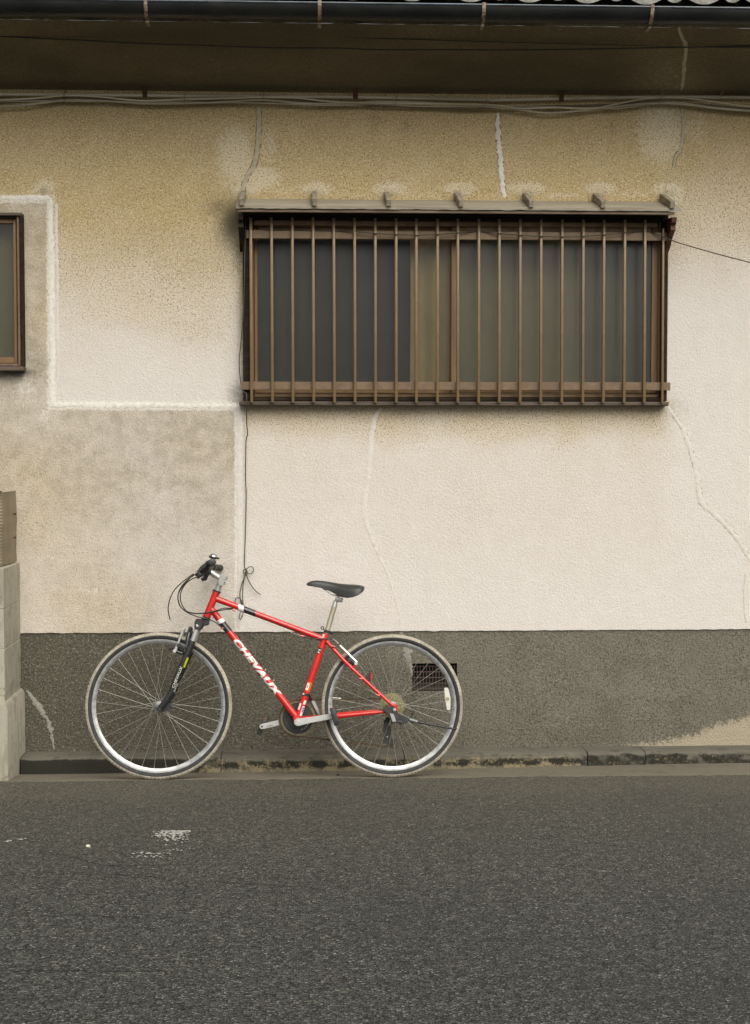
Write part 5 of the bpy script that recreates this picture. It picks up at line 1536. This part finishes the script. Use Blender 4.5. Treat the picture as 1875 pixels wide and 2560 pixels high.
# front v-brake
fb = empty('front_brake', parent=bike)
for sgn in (1, -1):
    T_ = (lambda p: p) if sgn > 0 else mir
    pts = [B(438, 1627, 0.046), B(444, 1611, 0.044), B(451, 1592, 0.040), B(459, 1572, 0.034)]
    MB().tube([T_(p) for p in pts], [0.0075, 0.006, 0.0055, 0.005], 8).build('arm', M['alu'], fb)
    c = T_(B(437, 1627, 0.048)); MB().tube([c + Vector((0, 0.010 * sgn, 0)), c + Vector((0, -0.010 * sgn, 0))], 0.0085, 12).build('pivot', M['alu'], fb)
    MB().tube([T_(B(437, 1627, 0.044)), T_(B(456, 1634, 0.046))], 0.008, 10).build('boss', M['black'], fb)
    pd = [B(421, 1624, 0.024), B(430, 1620, 0.024), B(444, 1620, 0.024), B(457, 1626, 0.024)]
    MB().tube([T_(p) for p in smooth_path(pd, 4)], [0.004, 0.0075, 0.0075, 0.006], 8).build('pad', M['rubber'], fb)
    c = T_(B(447, 1613, 0.040)); MB().tube([c, c + Vector((0, -0.014 * sgn, 0))], 0.0095, 12).build('pad_washer', M['plastic'], fb)
c = B(458, 1573, 0.034); MB().tube([c + Vector((0, 0.004, 0)), c + Vector((0, -0.010, 0))], 0.0062, 8).build('clamp_nut', M['alu'], fb)
MB().tube(smooth_path([B(425.5, 1548.5, 0.06), B(433, 1554, 0.055), B(442, 1559, 0.050)], 4), 0.0028, 8).build('noodle', M['alu'], fb)
MB().tube([B(442, 1559, 0.050), B(458, 1572, 0.036), mir(B(459, 1572, 0.034))], 0.0011, 6).build('inner_cable', M['alu_dull'], fb)
mb = MB()
# control cables
def k2(x, y, w_=0.05): return B(390 + x * .1816, 1360 + y * .1816, w_)
def casing(pts, r=0.0026, nm='control_cable', par=bike): return MB().tube(smooth_path(pts, 8), r, 8).build(nm, M['casing'], par)
casing([k2(520, 410, .14), k2(440, 465, .13), k2(340, 545, .12), k2(250, 640, .10), k2(195, 750, .09), k2(168, 870, .08), k2(175, 960, .07), k2(195, 1040, .06)])
casing([k2(545, 415, .13), k2(450, 480, .12), k2(370, 560, .11), k2(315, 660, .10), k2(305, 760, .09), k2(345, 870, .08), k2(430, 930, .075), k2(560, 955, .07), k2(700, 945, .06), k2(820, 918, .045), k2(940, 885, .03), k2(1060, 888, .012)])
casing([k2(580, 450, .12), k2(480, 490, .11), k2(400, 560, .10), k2(350, 650, .09), k2(335, 740, .08), k2(360, 840, .075), k2(420, 920, .07), k2(520, 955, .065), k2(680, 955, .055), k2(820, 930, .04), k2(940, 905, .028), k2(1060, 896, .008)])
casing([k2(520, 420, -.13), k2(420, 520, -.08), k2(330, 640, .0), k2(300, 740, .04), k2(330, 850, .06), k2(420, 935, .06), k2(540, 990, .055), k2(650, 1020, .045), k2(760, 1050, .03), k2(840, 1095, .02), k2(905, 1150, .012)])
# bare cable under the top tube, housing to the rear brake
MB().tube([B(588, 1528, 0.008), B(756, 1591, 0.010)], 0.0011, 6).build('inner_cable', M['alu_dull'], bike)
casing([B(758, 1592.5, 0.012), B(775, 1596, 0.020), B(800, 1597, 0.024), B(820, 1596, 0.022), B(832, 1597.5, 0.018)], 0.0028)

# saddle and seatpost
sp = empty('seat_post', parent=bike)
P0, P1 = B(816, 1584), B(838.5, 1506)
dP = (P1 - P0).normalized()
MB().tube([P0 - dP * 0.05, P1.lerp(P0, 0.14)], 0.0130, 18).build('tube', M['post'], sp)
MB().tube([P1.lerp(P0, 0.14), P1.lerp(P0, 0.04), P1 + dP * 0.008], [0.0130, 0.0126, 0.0115], 18).build('tube_neck', M['alu'], sp)
c = B(847, 1499); MB().bbox((-0.018, -0.022, -0.011), (0.020, 0.022, 0.011), 0.005, 2, Matrix.Translation(c) @ Matrix.Rotation(R(12), 4, 'Y')).build('saddle_clamp', M['alu_dull'], sp)
c = B(850, 1497, 0.024); MB().tube([c, c + Vector((0, -0.006, 0))], 0.006, 8).build('clamp_nut', M['alu_dull'], sp)
cl = B(819, 1579.5)
MB().tube([cl - dP * 0.006, cl + dP * 0.007], 0.0185, 20).build('seat_clamp', M['plastic'], sp)
cc_ = B(806, 1570, 0.012)
MB().tube([cc_ + Vector((0.0065 * math.cos(t), 0, 0.0065 * math.sin(t))) for t in np.linspace(0, 2 * math.pi, 15)], 0.0024, 6).build('strap_loop', M['plastic'], sp)
MB().tube([B(808, 1573, 0.012), B(814, 1578, 0.016)], 0.003, 6).build('strap', M['plastic'], sp)
MB().tube([B(826, 1581, 0.012), B(830, 1583, 0.0)], 0.007, 10).build('clamp_bolt', M['plastic'], sp)
sd_ = empty('saddle', parent=bike)
def k4(x, y): return B(740 + x * .1332, 1420 + y * .1332)
stn = [(196, 312, 300, .012), (225, 332, 268, .019), (300, 342, 240, .0235), (400, 360, 232, .0255), (500, 380, 240, .0275), (600, 415, 254, .031), (700, 462, 271, .037), (790, 515, 286, .047), (880, 548, 297, .058), (980, 556, 304, .068), (1080, 540, 309, .075), (1170, 505, 318, .077), (1235, 465, 330, .070), (1268, 425, 345, .056), (1283, 390, 365, .030)]
vs = []
NS = 16
for (x, yb, yt, hw) in stn:
    t_ = k4(x, yt); b_ = k4(x, yb)
    # wings seen from the side: near edge is lower because it is closer
    for k in range(NS + 1):
        a = math.pi * k / NS
        cx, sn = math.cos(a), math.sin(a)
        y = hw * math.copysign(abs(cx) ** 0.75, cx)
        z = b_.z + (t_.z - b_.z) * sn ** 0.62
        vs.append((t_.x, -y, z))
    for k in range(1, NS):
        a = math.pi * (1 - k / NS)
        cx, sn = math.cos(a), math.sin(a)
        vs.append((t_.x, -hw * 0.94 * cx, b_.z + (t_.z - b_.z) * 0.55 * sn ** 0.8))
m = 2 * NS
fs = [(i*m+k, i*m+(k+1) % m, (i+1)*m+(k+1) % m, (i+1)*m+k) for i in range(len(stn)-1) for k in range(m)]
fs += [tuple(range(m))[::-1], tuple((len(stn)-1)*m + k for k in range(m))]
o = MB().add(vs, fs, True).build('cover', M['vinyl'], sd_)
for sgn in (1, -1):
    pts = [B(806, 1470, 0.012 * sgn), B(818, 1478, 0.022 * sgn), B(832, 1487, 0.022 * sgn), B(862, 1491, 0.022 * sgn), B(885, 1482, 0.035 * sgn)]
    MB().tube(smooth_path(pts, 5), 0.0035, 8).build('rail', M['alu_dull'], sd_)

# cranks, pedals, chainrings, chain
cr = empty('crankset', parent=bike)
MB().tube([BBc + Vector((0, -0.085, 0)), BBc + Vector((0, 0.075, 0))], 0.0085, 12).build('axle', M['alu_dull'], cr)
def arm(p0, p1, r0, r1, y0, y1, matl, nm='crank_arm'):
    a, b = Vector((p0[0], 0, p0[1])), Vector((p1[0], 0, p1[1]))
    d = (b - a).normalized(); n = Vector((-d.z, 0, d.x))
    poly = []
    for k in range(9):
        t = math.pi / 2 + math.pi * k / 8
        q = a + d * (r0 * math.cos(t)) + n * (r0 * math.sin(t)); poly.append((q.x, q.z))
    q = a.lerp(b, 0.35) - n * ((r0 * .35 + r1 * .65) * 0.93); poly.append((q.x, q.z))
    for k in range(9):
        t = -math.pi / 2 + math.pi * k / 8
        q = b + d * (r1 * math.cos(t)) + n * (r1 * math.sin(t)); poly.append((q.x, q.z))
    q = a.lerp(b, 0.35) + n * ((r0 * .35 + r1 * .65) * 0.93); poly.append((q.x, q.z))
    return MB().extr(poly, y0, y1, 0.002).build(nm, M[matl], cr)
pc = B2(744.5, 1805.5, 0.08); pe = B2(836, 1789.5, 0.085)
arm(pc, pe, 0.0175, 0.0125, -0.088, -0.072, 'alu')
c = B(744.5, 1805.5, 0.088); MB().tube([c + Vector((0, 0.001, 0)), c + Vector((0, -0.003, 0))], [0.0115, 0.010], 18).build('dust_cap', M['alu'], cr)
qe = B2(655, 1816.5, -0.078)
arm((BBc.x, BBc.z), qe, 0.016, 0.0125, 0.072, 0.085, 'alu')
c = Vector((qe[0], 0.0718, qe[1])); MB().tube([c, c + Vector((0, -0.001, 0))], 0.0045, 12).build('pedal_eye', M['void'], cr)
MB().extr([(qe[0] + .02, qe[1] - .003), (qe[0] + .055, qe[1] + .004), (qe[0] + .055, qe[1] + .011), (qe[0] + .02, qe[1] + .006)], 0.0708, 0.0725, 0.0006).build('arm_groove', M['rim'], cr)
def gear(nm, c, r, n, y0, y1, ri, matl, parent):
    mb = MB(); vs = []
    N = n * 4
    for i in range(N):
        a = 2 * math.pi * i / N
        rr = r + (0.0022 if i % 4 in (1, 2) else -0.0022)
        vs += [(c.x + rr * math.cos(a), y0, c.z + rr * math.sin(a)), (c.x + rr * math.cos(a), y1, c.z + rr * math.sin(a)), (c.x + ri * math.cos(a), y1, c.z + ri * math.sin(a)), (c.x + ri * math.cos(a), y0, c.z + ri * math.sin(a))]
    fs = []
    for i in range(N):
        j = (i + 1) % N
        for k in range(4): fs.append((4*i+k, 4*j+k, 4*j+(k+1) % 4, 4*i+(k+1) % 4))
    return mb.add(vs, fs).build(nm, M[matl], parent)
gear('chainring', BBc, 0.0885, 44, 0.050, 0.0535, 0.074, 'ring', cr)
gear('chainring', BBc, 0.070, 34, 0.0425, 0.0455, 0.045, 'plastic', cr)
gear('chainring', BBc, 0.050, 24, 0.036, 0.039, 0.026, 'plastic', cr)
mb = MB().lathe([(0.012, 0.055), (0.080, 0.055), (0.080, 0.0575), (0.012, 0.0575)], 40, BBc); mb.build('ring_plate', M['plastic'], cr)
for k in range(4):
    a = R(-72 + 12 * k + 3); p = BBc + Vector((0.056 * math.cos(a), 0.0415, 0.056 * math.sin(a)))
    MB().tube([p, p + Vector((0, -0.001, 0))], 0.0024, 6).build('ring_bolt', M['alu'], cr)
MB().lathe([(0.0895, 0.058), (0.094, 0.058), (0.094, 0.060), (0.0895, 0.060)], 60, BBc).build('chain_guard', M['ring'], cr)
def pedal(c, ang, s_):
    p = empty('pedal', c, (0, R(ang), 0), parent=cr)
    MB().tube([(0, 0, 0), (0, s_ * 0.09, 0)], 0.006, 10).build('spindle', M['alu_dull'], p)
    MB().bbox((-0.041, min(s_ * .012, s_ * .020), -0.013), (0.041, max(s_ * .012, s_ * .020), 0.013), 0.004, 2).build('end_plate', M['plastic'], p)
    MB().bbox((-0.041, min(s_ * .088, s_ * .096), -0.013), (0.041, max(s_ * .088, s_ * .096), 0.013), 0.004, 2).build('end_plate', M['plastic'], p)
    for x in (-0.037, 0.037):
        MB().bbox((x - 0.005, min(s_ * .02, s_ * .088), -0.012), (x + 0.005, max(s_ * .02, s_ * .088), 0.012), 0.003, 2).build('cage_bar', M['plastic'], p)
    MB().bbox((-0.012, min(s_ * .02, s_ * .088), -0.011), (0.012, max(s_ * .02, s_ * .088), 0.011), 0.004, 2).build('barrel', M['plastic'], p)
    for x in (-0.0415, 0.0415):
        MB().bbox((x - 0.0015, min(s_ * .04, s_ * .068), -0.007), (x + 0.0015, max(s_ * .04, s_ * .068), 0.007), 0.001).build('reflector', M['orange'], p)
    return p
pn = B(836.5, 1790, 0.13); pedal(Vector((pe[0], -0.086, pe[1])), 74, -1)
pedal(Vector((qe[0], 0.083, qe[1])), -66, 1)
# rear gears and chain
cs = empty('rear_gears', parent=bike)
Hc = Vector((CRr.x, 0, CRr.z))
for i, (r, n) in enumerate(((0.058, 28), (0.050, 24), (0.044, 21), (0.038, 18), (0.032, 15), (0.028, 13))):
    gear('sprocket', Hc, r, n, 0.026 + i * 0.005, 0.0282 + i * 0.005, 0.016, 'ring', cs)
MB().lathe([(0.018, 0.0205), (0.060, 0.0225), (0.060, 0.0235), (0.018, 0.0215)], 40, Hc).build('spoke_protector', M['disc'], cs)
CY = 0.0515; CY2 = 0.044
up0, up1 = Vector((BBc.x + 0.012, CY, BBc.z + 0.088)), Vector((Hc.x - 0.002, CY2, Hc.z + 0.032))
dj1, dj2 = B(968, 1832, -0.05), B(979, 1858, -0.05)
lo0 = Vector((BBc.x + 0.012, CY, BBc.z - 0.088))
path = [up0, up0.lerp(up1, .5), up1]
for k in range(1, 6):
    a = R(90 - 36 * k); path.append(Vector((Hc.x + 0.032 * math.cos(a), CY2, Hc.z + 0.032 * math.sin(a))))
path += [Vector((dj1.x + 0.016, CY2, dj1.z + 0.004)), Vector((dj2.x - 0.006, CY2, dj2.z + .01)), Vector((dj2.x - 0.004, CY2, dj2.z - 0.018)), lo0.lerp(Vector((dj2.x, CY2, dj2.z - 0.018)), .5), lo0]
for k in range(1, 18):
    a = R(-90 - 10 * k); path.append(Vector((BBc.x + 0.088 * math.cos(a), CY, BBc.z + 0.088 * math.sin(a))))
path.append(up0)
sp_l = [0]
for a, b in zip(path[:-1], path[1:]): sp_l.append(sp_l[-1] + (b - a).length)
NL = int(sp_l[-1] / 0.0127)
mb = MB()
def on(s_):
    i = max(0, min(len(path) - 2, int(np.searchsorted(sp_l, s_)) - 1))
    return path[i].lerp(path[i+1], (s_ - sp_l[i]) / max(1e-6, sp_l[i+1] - sp_l[i]))
for k in range(NL):
    a, b = on(sp_l[-1] * k / NL), on(sp_l[-1] * (k + 1) / NL)
    d = (b - a).normalized(); u = Vector((-d.z, 0, d.x)).normalized(); y = d.cross(u)
    L = (b - a).length
    Mx = Matrix(((d.x, y.x, u.x, a.x), (d.y, y.y, u.y, a.y), (d.z, y.z, u.z, a.z), (0, 0, 0, 1)))
    o_ = 0.0034 if k % 2 else 0.0024
    for sgn in (-1, 1): mb.box((-0.003, sgn * o_ - 0.0006, -0.004), (L + 0.003, sgn * o_ + 0.0006, 0.004), Mx)
    mb.box((-0.003, -0.0022, -0.0032), (0.003, 0.0022, 0.0032), Mx)
mb.build('chain', M['chain'], bike)
# rear derailleur
rd = empty('rear_derailleur', parent=bike)
q = [B2(961, 1805, -.06), B2(972, 1806, -.06), B2(975, 1822, -.06), B2(977, 1834, -.06), B2(975, 1842, -.06), B2(985, 1852, -.06), B2(986, 1858, -.06), B2(981, 1862, -.06), B2(970, 1858, -.06), B2(960, 1858, -.06), B2(957, 1850, -.06), B2(959, 1836, -.06), B2(957, 1822, -.06)]
MB().extr(q, 0.052, 0.056, 0.001).build('cage', M['plastic'], rd); MB().extr(q, 0.036, 0.039, 0.001).build('cage', M['plastic'], rd)
gear('pulley', Vector((dj1.x, 0, dj1.z)), 0.016, 11, 0.0415, 0.0465, 0.003, 'plastic', rd)
gear('pulley', Vector((dj2.x - .004, 0, dj2.z - .002)), 0.016, 11, 0.0415, 0.0465, 0.003, 'plastic', rd)
MB().tube([B(975, 1790, -.075), B(966, 1806, -.07), B(966, 1826, -.066)], [0.012, 0.014, 0.010], 10).build('linkage', M['plastic'], rd)
MB().tube(smooth_path([B(1028, 1795, -.07), B(1033, 1779, -.07), B(1028, 1763, -.07), B(1017, 1753, -.066), B(1003, 1750, -.06)], 6), 0.0026, 8).build('cable_loop', M['casing'], rd)
c = B(968, 1842, -.03); MB().tube([c, c + Vector((0, -0.005, 0))], 0.003, 8).build('bolt', M['alu'], rd)
# rear v-brake
rb = empty('rear_brake', parent=bike)
for sgn in (1, -1):
    T_ = (lambda p: p) if sgn > 0 else mir
    pts = [B(892, 1656, 0.052), B(876, 1640, 0.048), B(862, 1626, 0.044), B(850, 1614, 0.040)]
    MB().tube([T_(p) for p in pts], [0.0065, 0.006, 0.0055, 0.005], 8).build('arm', M['alu'], rb)
    c = T_(B(890, 1659, 0.052)); MB().tube([c + Vector((0, 0.008 * sgn, 0)), c + Vector((0, -0.008 * sgn, 0))], 0.0075, 12).build('pivot', M['alu'], rb)
    MB().tube([T_(B(884, 1668, 0.05)), T_(B(891, 1660, 0.05))], 0.006, 8).build('boss', M['red'], rb)
    MB().tube([T_(p) for p in smooth_path([B(865, 1645, 0.024), B(874, 1653, 0.024), B(886, 1662, 0.024)], 4)], 0.0075, 8).build('pad', M['rubber'], rb)
    c = T_(B(873, 1651, 0.040)); MB().tube([c, c + Vector((0, -0.008 * sgn, 0))], 0.0085, 12).build('pad_washer', M['plastic'], rb)
MB().tube(smooth_path([B(832, 1597, 0.018), B(839, 1602, 0.03), B(846, 1609, 0.036)], 4), 0.0028, 8).build('noodle', M['alu'], rb)
MB().tube([B(846, 1609, 0.036), mir(B(850, 1613, 0.038))], 0.0011, 6).build('inner_cable', M['alu_dull'], rb)
# red reflector on the stay
rf = empty('rear_reflector', parent=bike)
q = [B2(912, 1697, .03), B2(920, 1684, .03), B2(926, 1680, .03), B2(927, 1703, .03), B2(921, 1703, .03)]
MB().extr(q, -0.036, -0.012, 0.002).build('housing', M['plastic'], rf)
q = [B2(925.5, 1679.5, .03), B2(928.5, 1680, .03), B2(930.5, 1690, .03), B2(928.5, 1701, .03), B2(926, 1703, .03)]
MB().extr(q, -0.045, -0.003, 0.0015).build('lens', M['redreflector'], rf)
# spoke reflector
q = [B2(1110, 1720, .0), B2(1117, 1718.5, .0), B2(1121, 1722, .0), B2(1126, 1745, .0), B2(1125.5, 1774, .0), B2(1122, 1776, .0), B2(1117, 1775, .0), B2(1112, 1748, .0)]
srf = empty('spoke_reflector', parent=bike)
MB().extr(q, -0.010, 0.004, 0.002).build('lens', M['reflector'], srf)
c = B(1119, 1747, 0.0105); MB().tube([c, c + Vector((0, -0.001, 0))], 0.0085, 16).build('centre_mark', M['tie'], srf)
# kickstand
ks = empty('kickstand', parent=bike)
q = [B2(955, 1775, .07), B2(960, 1768, .07), B2(980, 1765, .07), B2(990, 1768, .07), B2(993, 1780, .07), B2(1000, 1786, .07), B2(1015, 1793, .07), B2(1024, 1798, .07), B2(1020, 1805, .07), B2(1002, 1811, .07), B2(992, 1806, .07), B2(980, 1806, .07), B2(972, 1794, .07), B2(968, 1784, .07)]
MB().extr(q, -0.082, -0.066, 0.003).build('mount_plate', M['plastic'], ks)
c = B(986.3, 1774, .083); MB().tube([c, c + Vector((0, -0.007, 0))], [0.0085, 0.007], 12).build('axle_nut', M['alu'], ks)
MB().tube([c + Vector((0, -0.007, 0)), c + Vector((0, -0.010, 0))], 0.0035, 8).build('axle_end', M['alu_dull'], ks)
q = [B2(974, 1783, .083), B2(984, 1785, .083), B2(988, 1796, .083), B2(990, 1804, .083), B2(981, 1804, .083)]
MB().extr(q, -0.088, -0.0825, 0.001).build('side_plate', M['alu_dull'], ks)
MB().tube([B(1004, 1806, .08), B(994, 1804, .08)], 0.008, 10).build('spring_box', M['plastic'], ks)
MB().tube([B(1024, 1799, .080), B(1043, 1805, .082)], 0.0092, 14).build('leg_sleeve', M['steel_dark'], ks)
MB().tube([B(1043, 1805, .082), B(1090, 1814, .084), B(1139, 1823, .086)], [0.0058, 0.0054, 0.0050], 10).build('leg', M['plastic'], ks)
c = B(1139, 1822.5, .086); MB().tube([c + Vector((-.004, 0, 0.003)), c + Vector((.003, 0, -.003))], 0.0068, 10).build('foot', M['rubber'], ks)
